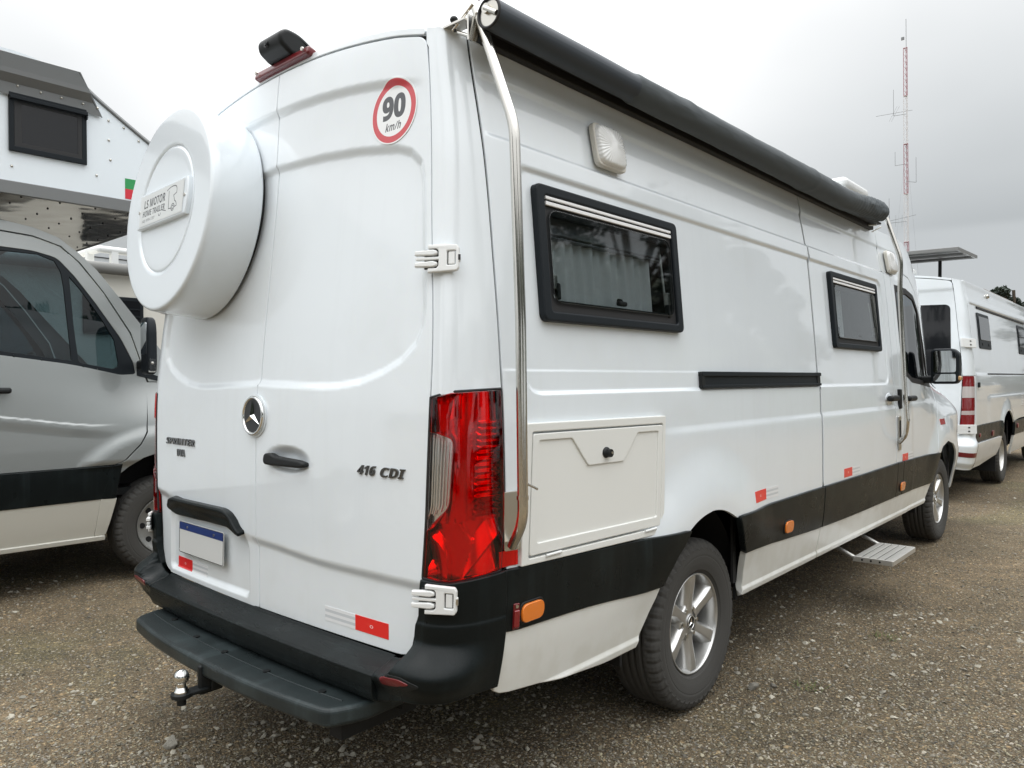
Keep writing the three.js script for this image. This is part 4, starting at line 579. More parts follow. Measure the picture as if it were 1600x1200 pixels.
{ const g = sub(van, 'door_handle', 'black handle on the right rear door'); g.applyMatrix4(chart0.onRear(.205, 1.122, -.006));
  add(g, 'handle_grip', [put(ext(roundPoly([[-.125, -.004], [-.118, .018], [-.085, .022], [-.05, .012], [.09, .006], [.124, .0], [.126, -.014], [.10, -.020], [-.08, -.022], [-.118, -.020]], .010), .028, .008, [], 3), new THREE.Matrix4())], M.blackPlain); add(g, 'handle_foot', cyl(.016, .03, -.10, .0, -.006, 'z'), M.blackPlain); }
{ const g = sub(van, 'plate_lamp_trim'); add(g, 'trim_bar', Rr(roundPoly([[-.725, .855], [-.712, .892], [-.66, .905], [-.215, .907], [-.165, .895], [-.088, .832], [-.135, .826], [-.19, .852], [-.66, .846]], [.01, .02, .02, .02, .02, .006, .01, .02, .01]), { d: .028, depth: .05, r: .008 }), M.black);
  const p = sub(van, 'licence_plate'); p.applyMatrix4(chart0.onRear(-.44, .752, -.004)); p.rotateX(-.02);
  add(p, 'plate', ext(roundPoly(rect(-.2, -.065, .2, .065), .010), .003, .0008), std([.62, .63, .62], .35)); add(p, 'plate_band', box(.392, .030, .0012, 0, .047, .0036), std([.012, .035, .16], .35)); add(p, 'plate_rim', pipe([...roundPoly(rect(-.197, -.062, .197, .062), .009), [-.197, -.05]].map(q => [q[0], q[1], .0032]), .0012, .001, 5), M.blackPlain); for (const x of [-.12, .12]) add(p, 'plate_screw', cyl(.005, .003, x, .045, .005, 'z'), M.steelSoft); }
// stickers
const redBand = (flip) => canvasTex(512, 128, (c, w, h) => { if (flip) { c.translate(w, 0); c.scale(-1, 1); } c.fillStyle = '#e2e4e6'; c.fillRect(0, 0, w, h); c.fillStyle = '#c3c8cc'; for (const y of [26, 76]) c.fillRect(0, y, w / 2, 24); c.fillStyle = '#e01818'; c.fillRect(w / 2, 0, w / 2, h); c.fillStyle = '#f0d8d8'; c.beginPath(); c.arc(w * .75, h / 2, 13, 0, 7); c.fill(); c.fillStyle = '#e01818'; c.beginPath(); c.arc(w * .75, h / 2, 8, 0, 7); c.fill(); });
const stickWR = phys([1, 1, 1], .3, 0, { map: redBand(false), clearcoat: .6 }), stickRW = phys([1, 1, 1], .3, 0, { map: redBand(true), clearcoat: .6 });
add(van, 'reflective_sticker', Rr(rect(.401, .614, .709, .661), { d: .0012, uv: 'box', depth: .001, r: .0003, du: .03 }), stickWR);
add(van, 'reflective_sticker', Rr(rect(-.70, .612, -.42, .657), { d: .0012, uv: 'box', depth: .001, r: .0003, du: .03 }), stickRW);
for (const [z, y] of [[-1.928, .840], [-3.197, .828], [-4.455, .818]]) add(van, 'reflective_sticker', S(rect(z - .29, y - .025, z, y + .026), { d: .0012, uv: 'box', depth: .001, r: .0003 }), stickRW);
add(van, 'reflective_sticker', S(rect(-5.77, .998, -5.62, 1.045), { d: .0015, depth: .001, r: .0003 }), M.redBright);
add(van, 'reflective_sticker', S(rect(-.278, .842, -.205, .888).map(([z, y]) => [z, y]), { d: .003, depth: .001, r: .0003, du: .01 }), M.redBright);
{ const t = canvasTex(512, 512, (c, w, h) => { c.fillStyle = '#eceeee'; c.fillRect(0, 0, w, h); c.strokeStyle = '#c8323c'; c.lineWidth = 50; c.beginPath(); c.arc(256, 256, 220, 0, 7); c.stroke(); c.fillStyle = '#33363a'; c.textAlign = 'center'; c.textBaseline = 'middle'; c.font = 'bold 240px sans-serif'; c.lineWidth = 14; c.strokeStyle = '#33363a'; c.strokeText('90', 256, 224, 280); c.fillText('90', 256, 224, 280); c.font = 'italic 600 86px sans-serif'; c.fillText('km/h', 256, 376, 180); });
  const circ = []; for (let i = 0; i < 64; i++) { const a = i / 64 * 2 * Math.PI; circ.push([.651 + .1035 * Math.cos(a), 2.232 + .1035 * Math.sin(a)]); }
  add(van, 'speed_sticker', Rr(circ, { d: .0022, uv: 'box', depth: .002, r: .0003, du: .0075, dv: .0075 }), phys([1, 1, 1], .3, 0, { map: t, clearcoat: .6 })); }
// marker lamps
function marker(z, y, w, h) { const g = sub(van, 'marker_lamp'); const A = (a, b, r, d, depth) => S(roundPoly(rect(z - a / 2, y - b / 2, z + a / 2, y + b / 2), r), { d, depth, r: .003, du: .02, dv: .01 }); add(g, 'marker_bezel', A(w + .012, h + .012, h / 2.1, .017, .01), M.blackPlain); add(g, 'marker_lens', A(w, h, h / 2.1, .024, .014), M.amber); }
marker(-.332, .694, .098, .050); marker(-2.335, .648, .095, .052); marker(-4.43, .622, .10, .055);
{ const g = sub(van, 'side_reflector'); const F = q => put(q, ch.onSide(-.262, .692, .014)); add(g, 'reflector_lens', F(box(.02, .052, .012, 0, -.006, .003, .004)), M.redDeep); add(g, 'reflector_base', F(box(.022, .078, .006, 0, 0, 0, .003)), M.redDull); add(g, 'reflector_screw', F(cyl(.005, .006, 0, .031, .003, 'z')), M.steelSoft); }
// entrance step under the sliding door
{ const g = sub(van, 'entrance_step'), y = .30; const x0 = 1.0, x1 = 1.215, z0 = -3.40, z1 = -3.885;
  for (let k = 0; k < 5; k++) { const a = lerp(x0, x1, k / 5) + .003, b = lerp(x0, x1, (k + 1) / 5) - .004; add(g, 'tread_slat', box(b - a, .010, z0 - z1 - .01, (a + b) / 2, y, (z0 + z1) / 2, .003), M.aluRaw); }
  add(g, 'step_tray', [box(x1 - x0, .012, z0 - z1, (x0 + x1) / 2, y - .013, (z0 + z1) / 2)], M.blackPlain);
  for (const z of [z0, z1]) add(g, 'step_side', [box(x1 - x0 + .01, .032, .012, (x0 + x1) / 2, y - .010, z + (z === z0 ? .004 : -.004), .003), bar([x0 + .01, y - .008, z], [.86, y + .05, z - .03], .013)], M.aluRaw); add(g, 'step_nose', box(.014, .030, z0 - z1 + .01, x1 + .003, y - .010, (z0 + z1) / 2, .004), M.aluRaw);
  add(g, 'step_arm', [bar([.86, y + .05, z0 - .03], [.70, .40, z0 - .05], .016), bar([.86, y + .05, z1 - .03], [.70, .40, z1 - .03], .016)], M.aluRaw); for (const x of [1.05, 1.10, 1.15]) add(g, 'step_bolt', cyl(.006, .004, x, y - .01, z0 + .011, 'z'), M.blackPlain); }
// wing mirrors, roof vent
function wingMirror(g, x, y, z, s) { const m = sub(g, 'wing_mirror'); m.position.set(x, y, z); const prof = roundPoly([[-.095, -.135], [.075, -.135], [.10, -.11], [.10, .10], [.06, .14], [-.075, .14], [-.095, .12]].map(([a, b]) => [a * s, b]), .03);
  add(m, 'mirror_housing', ext(prof, .11, .02, [], 4).translate(0, 0, -.10), M.frame); add(m, 'mirror_glass', ext(roundPoly([[-.075, -.045], [.08, -.045], [.08, .10], [.05, .122], [-.075, .122]].map(([a, b]) => [a * s, b]), .018), .003).translate(0, 0, .010), std([.75, .78, .80], .03, 1)); add(m, 'mirror_glass', ext(roundPoly(rect(-.075, -.115, .078, -.058).map(([a, b]) => [a * s, b]), .012), .003).translate(0, 0, .010), std([.75, .78, .80], .03, 1)); add(m, 'mirror_indicator', box(.03, .035, .07, s * .098, -.09, -.03, .012), phys([.55, .32, .12], .15, 0, { clearcoat: 1 })); add(m, 'mirror_arm', [box(.14, .06, .07, -s * .14, -.10, -.05, .02)], M.blackPlain); return m; }
wingMirror(van, 1.135, 1.475, -5.16, 1); wingMirror(van, -1.16, 1.475, -5.35, -1);
{ const g = sub(van, 'roof_vent'); g.position.set(.60, 2.50, -4.1); add(g, 'vent_base', box(.42, .14, .42, 0, .06, 0, .02), M.whiteTrim); add(g, 'vent_lid', [new RoundedBoxGeometry(.46, .08, .50, 5, .035).translate(0, .21, 0)], M.whiteTrim); add(g, 'vent_gap', box(.36, .06, .38, 0, .15, 0), M.dark); }

// ---------------------------------------------------------------- THE SILVER MOTORHOME on the left (cab of the same family, coach-built box with an over-cab bed)
const silver = thing('motorhome', 'silver motorhome with a white riveted over-cab box, left of the campervan', 'motorhome');
silver.position.set(-4.05, 0, 4.86);
{
  const g = silver, dS = (z, y) => { let d = 0; const r = Math.hypot(z - AXF, (y - .38) * .97); if (y < 1.2) d += .030 * ss(.70, .60, r) * ss(.80, .86, y); const yc = 1.11 + .10 * ss(-5.5, -4.6, z); d += .008 * ss(yc + .004, yc - .012, y) * ss(-5.60, -5.30, z) - .008 * ss(yc - .02, yc - .10, y) * ss(-5.60, -5.30, z); return d; };
  const c = chart(dS), Sv = (poly, o = {}) => patch(zy(poly), (u, y) => c.side(u, y, o.d || 0), { du: .02, dv: .02, ...o });
  const glass1 = [[-4.58, 2.255], [-5.09, 2.255], [-5.19, 2.222], [-5.226, 2.15], [-5.238, 2.06], [-5.271, 1.548], [-5.065, 1.576], [-4.58, 1.64]];
  const qtr = roundPoly([[-5.272, 2.13], [-5.34, 2.05], [-5.483, 1.845], [-5.565, 1.705], [-5.592, 1.52], [-5.55, 1.495], [-5.312, 1.537], [-5.288, 1.80]], [.01, .01, .01, .02, .04, .02, .03, 0]);
  const doorP = [[-4.43, 2.375], [-4.43, .836], [-5.20, .832], [-5.515, .832], [-5.575, .86], [-5.68, .965], [-5.73, 1.05], [-5.79, 1.405], [-5.675, 1.755], [-5.50, 2.02], [-5.34, 2.225], [-5.225, 2.32], [-5.06, 2.365], [-4.85, 2.378]];
  const opening = roundPoly([[-4.55, 2.29], [-5.06, 2.275], [-5.205, 2.245], [-5.31, 2.13], [-5.45, 1.945], [-5.612, 1.715], [-5.70, 1.54], [-5.71, 1.46], [-5.60, 1.452], [-5.27, 1.522], [-4.55, 1.615]], [.02, .04, .04, 0, 0, .03, .05, .02, .03, .1, .02]);
  const door = Sv(doorP, { holes: [zy(opening)], fineV: [[1.12, .12, .012]] }), frameG = patch(zy(opening), (u, y) => c.side(u, y, -.004), { du: .06, dv: .05, depth: .012, holes: [zy(glass1), zy(qtr)] });
  const fender = Sv([[-5.788, 1.40], [-5.742, 1.045], [-5.69, .955], [-5.585, .852], [-5.53, .828], [-5.535, .75], [-5.60, .80], [-5.70, .865], [-5.82, .90], [-6.0, .86], [-6.12, .77], [-6.2, .645], [-6.25, .5], [-6.26, .40], [-6.95, .40], [-7.03, .5], [-7.045, .6], [-7.02, .82], [-6.94, .985], [-6.79, 1.105], [-6.59, 1.22], [-6.34, 1.32], [-6.11, 1.395]], { du: .03 });
  const pillar = Sv([[-4.43, 2.388], [-4.85, 2.391], [-5.065, 2.378], [-5.235, 2.331], [-5.352, 2.233], [-5.512, 2.028], [-5.688, 1.762], [-5.805, 1.41], [-6.105, 1.40], ...[7, 6, 5, 4, 3, 2, 1, 0].map(i => NOSE[i]), [-4.43, 2.45]], {});
  for (const f of [q => q, mirror]) {
    const d = add(g, 'front_door', f(door), M.silver); add(d, 'window_frame', f(frameG), M.frame); add(d, 'door_glass', f(Sv(glass1, { d: -.010, depth: .004 })), M.glassTint); add(d, 'quarter_glass', f(Sv(qtr, { d: -.010, depth: .004 })), M.glassTint);
    add(g, 'front_fender', f(fender), M.silver); add(g, 'cab_pillar', f(pillar), M.silver);
    add(g, 'side_cladding', f(Sv([[-4.43, .825], [-5.16, .822], [-5.50, .818], [-5.43, .605], [-4.43, .605]], { d: .014, depth: .03, r: .006 })), M.black);
    add(g, 'fender_cladding', f(Sv([[-5.508, .818], [-5.56, .822], [-5.545, .74], [-5.53, .66], [-5.522, .60], [-5.438, .605]], { d: .014, depth: .03, r: .006 })), M.black);
    const sill = M.silverSill; add(g, 'sill_panel', f(Sv([[-4.43, .597], [-5.425, .597], [-5.40, .335], [-4.43, .352]], { d: .006, depth: .03, r: .004 })), sill); add(g, 'sill_end', f(Sv([[-5.432, .597], [-5.53, .592], [-5.50, .45], [-5.475, .35], [-5.41, .332]], { d: .010, depth: .04, r: .005 })), sill); add(g, 'sill_lip', f(Sv([[-4.43, .348], [-5.47, .335], [-5.47, .312], [-4.43, .325]], { d: .016, depth: .04, r: .006 })), sill);
  }
  add(g, 'door_handle', [put(new RoundedBoxGeometry(.20, .038, .04, 4, .016).translate(0, 0, .032), c.onSide(-4.80, 1.352, 0))], M.blackPlain);
  noseAndRoof(g, M.silver, { glass: M.glassClear });
  add(g, 'seat', [box(.5, .75, .14, .45, 1.35, -4.45, .06), box(.24, .22, .12, .45, 1.86, -4.42, .05), box(.5, .75, .14, -.45, 1.35, -4.45, .06), box(.24, .22, .12, -.45, 1.86, -4.42, .05)], M.seat);
  add(g, 'dashboard', [box(1.7, .36, .5, 0, 1.22, -5.72, .1), box(1.7, .05, 1.9, 0, .62, -5.0), box(1.72, .5, .06, 0, .85, -5.95)], M.blackPlain);
  add(g, 'steering_wheel', new THREE.TorusGeometry(.19, .016, 10, 36).rotateX(-.5).translate(-.42, 1.48, -5.33), M.blackPlain);
  add(g, 'cab_wall', [box(1.7, 1.75, .04, 0, 1.5, -4.36)], M.seat);
  wheelWell(g, AXF); wheel(g, .845, .355, AXF - .09, 'dark', .3); wheel(g, -.845, .355, AXF, false); wheel(g, .93, .355, -1.9, false); wheel(g, -.93, .355, -1.9, false);
  add(g, 'underbody', [box(1.3, .05, 1.6, 0, .44, -5.4), box(1.84, .05, .8, 0, .44, -4.8), box(2.1, .1, 3.4, 0, .52, -2.8), box(.12, .14, 5.5, .42, .36, -3.3), box(.12, .14, 5.5, -.42, .36, -3.3), cyl(.06, 1.5, 0, .33, AXF, 'x')], M.under);
  wingMirror(g, 0, 0, 0, 1); const wm = g.children.pop(); // the tall mirror of this cab is its own shape
  { const m = sub(g, 'wing_mirror'); m.position.set(1.135, 1.655, -5.69); m.rotation.y = -.12; add(m, 'mirror_housing', ext(roundPoly([[-.09, -.20], [.075, -.20], [.09, -.10], [.085, .12], [.05, .20], [-.06, .205], [-.09, .17]], .04), .066, .022, [], 4).translate(0, 0, -.045), M.frame); add(m, 'mirror_glass', ext(roundPoly(rect(-.07, -.06, .06, .165), .02), .003).translate(0, 0, .020), std([.7, .73, .75], .03, 1)); add(m, 'mirror_indicator', box(.022, .105, .050, .078, -.135, -.010, .010), M.lensClear); add(m, 'indicator_bulb', [new THREE.SphereGeometry(.012, 12, 10).translate(.080, -.12, -.01), box(.010, .098, .042, .070, -.135, -.01)], M.aluRaw); add(m, 'mirror_arm', [box(.16, .07, .07, -.15, -.13, -.02, .02)], M.blackPlain); }
  add(g, 'mirror_base', Sv([[-5.72, 1.50], [-5.72, 1.452], [-5.935, 1.40], [-5.95, 1.42]], { d: .006, depth: .02 }), M.frame);
  const waveTex = dataTex(256, 256, (i, j) => { const v = 255 * fbm(i / 46, j / 46, 14, 3); return [v, v, v]; });
  // coach-built box and over-cab bed
  const alc = M.panel, X = 1.0;
  const prof = roundPoly([[-1.2, .62], [-4.34, .62], [-4.34, 2.66], [-5.92, 2.675], [-6.02, 2.76], [-5.99, 2.93], [-5.86, 3.06], [-5.737, 3.135], [-5.586, 3.232], [-5.44, 3.328], [-5.28, 3.455], [-5.0, 3.52], [-1.2, 3.52]], [0, 0, .05, .02, .06, .08, .1, .1, .1, .1, .1, .1, 0]);
  const bx = sub(g, 'camper_box'); add(bx, 'box_shell', new THREE.ExtrudeGeometry(shapeOf(prof.map(([z, y]) => [-z, y])), { depth: 2.12, bevelEnabled: false, curveSegments: 4 }).rotateY(Math.PI / 2).translate(X - 2.12, 0, 0), alc);
  add(bx, 'bed_underside', box(2.06, .05, 1.60, X - 1.06, 2.632, -5.15, .01), std([.42, .40, .37], .10, .95, { bumpMap: waveTex, bumpScale: .012 }));
  const trim = std([.19, .195, .195], .4, .3);
  add(bx, 'edge_trim', [box(.03, .085, 1.62, X - .003, 2.643, -5.14, .006)], trim);
  add(bx, 'front_trim', box(2.10, .06, .04, X - 1.06, 2.635, -5.94, .01), M.blackPlain);
  { const arc = [[-5.98, 2.95], [-5.86, 3.065], [-5.737, 3.14], [-5.586, 3.237], [-5.44, 3.333], [-5.27, 3.46]].map(([z, y]) => [X + .004, y, z]); add(bx, 'corner_strip', [pipe(arc, .011, .05, 8), pipe(arc.map(p => [p[0] - .02, p[1] + .012, p[2] - .008]), .013, .05, 8)], trim); }
  // gutter profile along the top edge
  { const q = [[0, 3.235], [.02, 3.225], [.028, 3.30], [.075, 3.345], [.078, 3.375], [.10, 3.46], [.0, 3.50]]; const gg = ext(q.map(([a, b]) => [a, b]), 2.2, 0).rotateY(0).translate(0, 0, -5.44); gg.translate(X, 0, 0); const cap = ext([[0, 3.225], [.1, 3.46], [.0, 3.5]], .01).translate(X, 0, -5.455); for (const q of [gg, cap]) { const p = q.attributes.position; for (let i = 0; i < p.count; i++) if (p.getZ(i) < -5) p.setZ(i, p.getZ(i) + (p.getY(i) - 3.235) * .72); q.computeVertexNormals(); } add(bx, 'roof_gutter', gg, trim); add(bx, 'gutter_cap', cap, trim); }
  { const w = sub(g, 'camper_window'); const zc = -5.128, yc = 3.06; w.position.set(X + .002, yc, zc); w.rotation.y = Math.PI / 2; const hx = .226, hy = .186; add(w, 'frame', ext(rect(-hx, -hy, hx, hy), .022, .004, [rect(-hx + .028, -hy + .035, hx - .03, hy - .05)], 2), M.frame); add(w, 'pane', box(2 * hx - .05, 2 * hy - .07, .006, 0, -.006, .014), M.privacy); add(w, 'pane_border', ext(rect(-hx + .03, -hy + .035, hx - .03, hy - .05), .003, 0, [rect(-hx + .07, -hy + .06, hx - .055, hy - .065)]).translate(0, 0, .0165), M.seal); add(w, 'window_hood', box(2 * hx, .022, .05, 0, hy - .035, .022, .004), M.frame); add(w, 'hood_edge', box(.008, .05, .03, hx - .004, hy - .045, .028), M.frame); }
  for (const [z, y] of [[-5.50, 3.215], [-5.50, 3.08], [-5.51, 2.945], [-5.42, 2.82], [-4.92, 2.78], [-4.95, 3.29], [-5.08, 3.285], [-5.2, 3.283], [-5.33, 3.28], [-5.42, 3.275], [-5.60, 3.19], [-5.70, 3.12], [-5.78, 3.05]]) add(bx, 'rivet', new THREE.SphereGeometry(.009, 8, 6).translate(X + (y > 3.24 && z > -5.45 ? .026 : .001), y, z), M.steelSoft);
  { const L = []; const r = mulberry(4); for (let i = 0; i < 7; i++) for (let j = 0; j < 9; j++) L.push(new THREE.SphereGeometry(.007, 6, 5).translate(X - .06 - j * .24, 2.606, -4.55 - i * .22 + (r() - .5) * .01)); const m = add(bx, 'underside_rivets', L, M.seal); m.userData.kind = 'stuff'; }
  const flag = (h0, h1, mat) => add(bx, 'flag_sticker', box(.002, h1 - h0, .12, X + .0015, (h0 + h1) / 2, -5.665), mat); flag(2.765, 2.838, std([.03, .30, .09], .4)); flag(2.695, 2.765, std([.62, .03, .05], .4));
}

// ---------------------------------------------------------------- THE WHITE VAN ahead on the right
const wv = thing('parked_van', 'white high-roof van with dark rear glass and a raised solar panel, ahead of the campervan', 'van');
wv.position.set(-.2, 0, -8.12);
const AXW = -2.2;
function buildWhiteVan(g) {
  const rec = sdRect(-4.6, 1.40, -.22, 2.20, .1);
  const dS = (z, y) => { let d = 0; const f = ss(-.20, -.24, z); d -= .012 * f * (1 - ss(-.015, .012, rec(z, y))); d += .010 * f * ss(2.30, 2.22, y) - .010 * f * ss(2.44, 2.38, y); d += .006 * ss(1.16, 1.12, y) * ss(-.8, -1.1, z); const r = Math.hypot(z - AXW, y - .38); if (y < 1.15) d += .022 * ss(.72, .54, r); return d; };
  const dR = (x, y) => .010 * ss(2.34, 2.36, y) - .006 * (1 - ss(1.0, 1.02, y));
  const c = chart(dS, dR), Sv = (p, o = {}) => patch(zy(p), (u, y) => c.side(u, y, o.d || 0), { du: .025, dv: .025, ...o }), Rv = (p, o = {}) => patch(p, (x, y) => c.rear(x, y, o.d || 0), { du: .04, dv: .03, ...o });
  const gl = roundPoly([[.13, 1.33], [.79, 1.33], [.765, 2.175], [.13, 2.195]], .06), dp = doorPoly(.004, 0), archW = [[-1.76, .66], [-1.80, .74], [-1.90, .84], [-2.05, .905], [-2.2, .925], [-2.36, .90], [-2.50, .83], [-2.60, .74], [-2.66, .64]];
  for (const f of [q => q, mirror]) {
    const d = add(g, 'rear_door', f(Rv(dp)), M.white); add(d, 'rear_window', f(Rv(gl, { d: .003, depth: .004 })), M.privacy);
    const tl = sub(g, 'tail_light'); const sl = y => c.sX(doorX(y) + .012, y), sr = y => c.sZ(-.135 - .02 * (y - .83) * 2, y); const seg = (y0, y1, mat, nm, dd = .006) => add(tl, nm, f(patch([[sl(y0), y0], [sr(y0), y0], [sr(y1), y1], [sl(y1), y1]], (s, y) => c.P(s, y, dd), { du: .02, dv: .03, depth: .02, r: .003 })), mat);
    seg(.835, .955, M.redDeep, 'lens'); seg(.958, .998, phys([.5, .42, .41], .1, 0, { clearcoat: 1 }), 'clear_lens'); seg(1.002, 1.03, M.redDeep, 'lens'); seg(1.033, 1.14, M.redDeep, 'lens'); seg(1.144, 1.262, phys([.52, .47, .46], .1, 0, { clearcoat: 1 }), 'clear_lens'); seg(1.266, 1.375, M.redDeep, 'lens');
    const pl = []; for (let y = 1.385; y < 2.42; y += .06) pl.push([c.sX(doorX(y) + .008, y), y]); pl.push([c.sX(.784, 2.42), 2.425]); for (let i = 0; i <= 8; i++) { const s = lerp(c.sX(.784, 2.42), CL + .02, i / 8); pl.push([s, roofY(c.base(s, 2.46)[0]) - .004]); } pl.push([CL + .02, 1.39], [c.sZ(-.165, 1.385), 1.385]); add(g, 'corner_pillar', f(patch(pl, (s, y) => c.P(s, y), { du: .02, dv: .05 })), M.white);
    add(g, 'side_panel', f(Sv([[-.245, yTopSide], [-.245, 1.38], [-.19, 1.378], [-.155, .835], [-1.745, .83], [-1.78, .76], [-1.88, .855], [-2.04, .92], [-2.2, .94], [-2.37, .915], [-2.52, .84], [-2.61, .77], [-3.2, .80], [-4.44, .80], [-4.44, yTopSide]])), M.white);
    add(g, 'cab_side', f(Sv([[-4.45, yTopSide], [-4.45, .80], [-5.45, .80], [-5.52, .76], [-5.62, .825], [-5.8, .86], [-6.0, .82], [-6.2, .64], [-6.26, .4], [-6.95, .40], [-7.045, .6], [-7.02, .82], [-6.94, .985], [-6.59, 1.22], ...[8, 7, 6, 5, 4, 3, 2, 1, 0].map(i => NOSE[i])], { holes: [zy(fdGlass)] })), M.white); add(g, 'door_glass', f(Sv(fdGlass, { d: -.006, depth: .004 })), M.privacy);
    add(g, 'side_cladding', f(Sv([[-.165, .828], [-.16, .645], [-1.735, .645], [-1.775, .75], [-1.75, .824]], { d: .012, depth: .03 })), M.black); add(g, 'side_cladding', f(Sv([[-2.66, .775], [-2.64, .60], [-5.4, .57], [-5.45, .79]], { d: .012, depth: .03 })), M.black);
    add(g, 'sill_panel', f(Sv([[-2.66, .59], [-5.38, .565], [-5.25, .34], [-2.68, .34]], { d: .006, depth: .03 })), M.sill);
    const bo = (s, y) => .085 * ss(.72, .62, y) * (1 - .4 * ss(.45, .37, y)) * (1 - ss(.06, CL, s) * .8) + .012; add(g, 'bumper_corner', f(patch([[c.sX(.70, .62), .37], [c.sX(.70, .62), .615], [c.sX(.80, .62), .63], [c.sX(.865, .75), .74], [c.sX(.868, .82), .825], [c.sZ(-.155, .825), .828], [c.sZ(-.155, .64), .64], [c.sZ(-1.735, .64), .640], [c.sZ(-1.68, .5), .5], [c.sZ(-1.55, .4), .42], [c.sZ(-.6, .37), .37]], (s, y) => chart0.P(s, y, bo(s, y)), { du: .03, dv: .02, depth: .03, r: .005 })), M.white);
    add(g, 'bumper_reflector', f(patch(roundPoly(rect(c.sX(.80, .55), .51, c.sX(.97, .55), .555), .012), (s, y) => chart0.P(s, y, bo(s, y) + .003), { du: .02, dv: .02, depth: .006 })), M.redDull);
    add(g, 'marker_lamp', f(Sv(rect(-.16, .70, -.13, .74).map(([z, y]) => [z - .2, y]), { d: .022, depth: .01 })), M.redDeep); for (const z of [-1.1, -3.0, -3.9]) add(g, 'marker_lamp', f(Sv(roundPoly(rect(z - .05, .675, z + .05, .735), .02), { d: .024, depth: .012 })), M.redDull);
    for (const [z0, z1] of [[-.65, -1.37], [-3.6, -4.3]]) { const w = sub(g, 'camper_window'); add(w, 'frame', f(Sv(roundPoly(rect(z1, 1.70, z0, 2.11), .03), { d: .010, depth: .03 })), M.frame); add(w, 'pane', f(Sv(roundPoly(rect(z1 + .05, 1.80, z0 - .05, 2.07), .03), { d: .016, depth: .008 })), M.privacy); for (const k of [-.2, .2]) add(w, 'latch', f(Sv(roundPoly(rect((z0 + z1) / 2 + k - .02, 1.735, (z0 + z1) / 2 + k + .02, 1.765), .01), { d: .016, depth: .01 })), M.blackPlain); }
    add(g, 'window_gutter', f(Sv([[-.72, 2.185], [-4.4, 2.185], [-4.4, 2.165], [-.74, 2.165]], { d: .012, depth: .02 })), M.seal); add(g, 'door_slot', f(Sv(rect(-4.4, 1.40, -1.0, 1.412), { d: .003, depth: .004 })), M.seal);
    add(g, 'handle', f(put(box(.06, .06, .02, 0, 0, .01, .008), c.onSide(-.34, 1.28, 0))), M.blackPlain);
    for (let k = 0; k < 7; k++) add(g, 'vent_slat', f(put(box(.16, .006, .01, 0, 0, .004), c.onSide(-3.5, .98 + k * .022, 0))), M.whiteTrim);
    const hp = sub(g, 'door_hinge'); for (const y of [1.74, .80]) { add(hp, 'hinge_plate', f(put(ext(roundPoly(rect(-.10, -.05, .10, .05), .012), .022, .004), chart0.onS(c.sX(.93, y), y, .004))), M.whiteTrim); for (const k of [-.02, .02]) add(hp, 'hinge_pin', f(put(box(.02, .014, .006, .02, k, .022), chart0.onS(c.sX(.93, y), y, .004))), M.seal); }
    add(g, 'outside_lamp', f(put(new THREE.SphereGeometry(.05, 20, 12).scale(1, .55, .45), c.onSide(-1.6, 2.37, .01))), M.steelSoft);
  }
  { const lo = [], hi = []; for (let i = 0; i <= 30; i++) { const x = lerp(-.775, .775, i / 30); lo.push([x, doorTop(x) + .012]); hi.push([x, roofY(x) - .004]); } add(g, 'rear_header', Rv([...lo, ...hi.reverse()], { du: .06, dv: .02 }), M.white); }
  add(g, 'rear_bumper', patch(rect(-.695, 0, .695, 1), (x, v) => { const [y, o] = bumpAt(v); return [x, lerp(.615, .37, (.602 - y) / .149), ch0r(x, .6) - .005 + o]; }, { du: .06, dv: .03, depth: .02, swap: true }), M.white);
  noseAndRoof(g, M.white, { glass: M.privacy });
  add(g, 'interior_lining', [box(1.56, 1.3, 4.0, 0, 1.6, -2.3), box(1.4, .5, 5.6, 0, .75, -3.1)], M.dark);
  wheelWell(g, AXW, .52); wheelWell(g, AXF, .47); for (const [x, z] of [[.84, AXW], [-.84, AXW], [.84, AXF], [-.84, AXF]]) wheel(g, x, .355, z, false, x);
  add(g, 'mud_flap', [box(.30, .34, .02, .80, .36, AXW + .50), box(.30, .34, .02, -.80, .36, AXW + .50)], M.under);
  add(g, 'underbody', [box(1.3, .05, 5.0, 0, .46, -3.1), box(1.8, .05, 2.4, 0, .46, -4.0), box(1.2, .14, 1.8, 0, .42, -1.0), cyl(.1, 1.5, 0, .34, AXW, 'x'), box(1.5, .35, .6, 0, .55, -6.5)], M.under);
}
buildWhiteVan(wv); wv.scale.y = 1.02;
{ // raised solar panel and roof fittings
  const sp = sub(wv, 'solar_panel'); sp.position.set(-.22, 2.86, -1.05); sp.rotation.z = -.02; sp.rotation.x = .03;
  add(sp, 'panel_frame', ext(rect(-1.0, -.56, 1.0, .56), .04, .004, [rect(-.97, -.53, .97, .53)]).rotateX(-Math.PI / 2), std([.24, .24, .235], .5, .5)); add(sp, 'panel_sheet', box(1.96, .012, 1.08, 0, .024, 0), phys([.13, .132, .125], .4, 0)); add(sp, 'cross_rail', [box(1.96, .03, .03, 0, -.005, .2), box(1.96, .03, .03, 0, -.005, -.25)], std([.2, .2, .2], .5, .4)); add(sp, 'junction_box', box(.14, .03, .1, -.2, -.005, .0, .005), M.blackPlain);
  for (const [x, z] of [[-.6, .25], [.42, .42], [-.6, -.35], [.62, -.35]]) add(sp, 'panel_leg', box(.035, .36, .035, x, -.18, z), M.blackPlain);
  add(wv, 'roof_pod', [box(.5, .12, .7, -.3, 2.60, -1.9, .04), box(.16, .06, .16, .28, 2.60, -.35, .02)], M.whiteTrim); add(wv, 'roof_rail', [box(.10, .07, 2.4, .68, 2.52, -5.0 + 1.4, .02)], std([.22, .20, .18], .6));
}

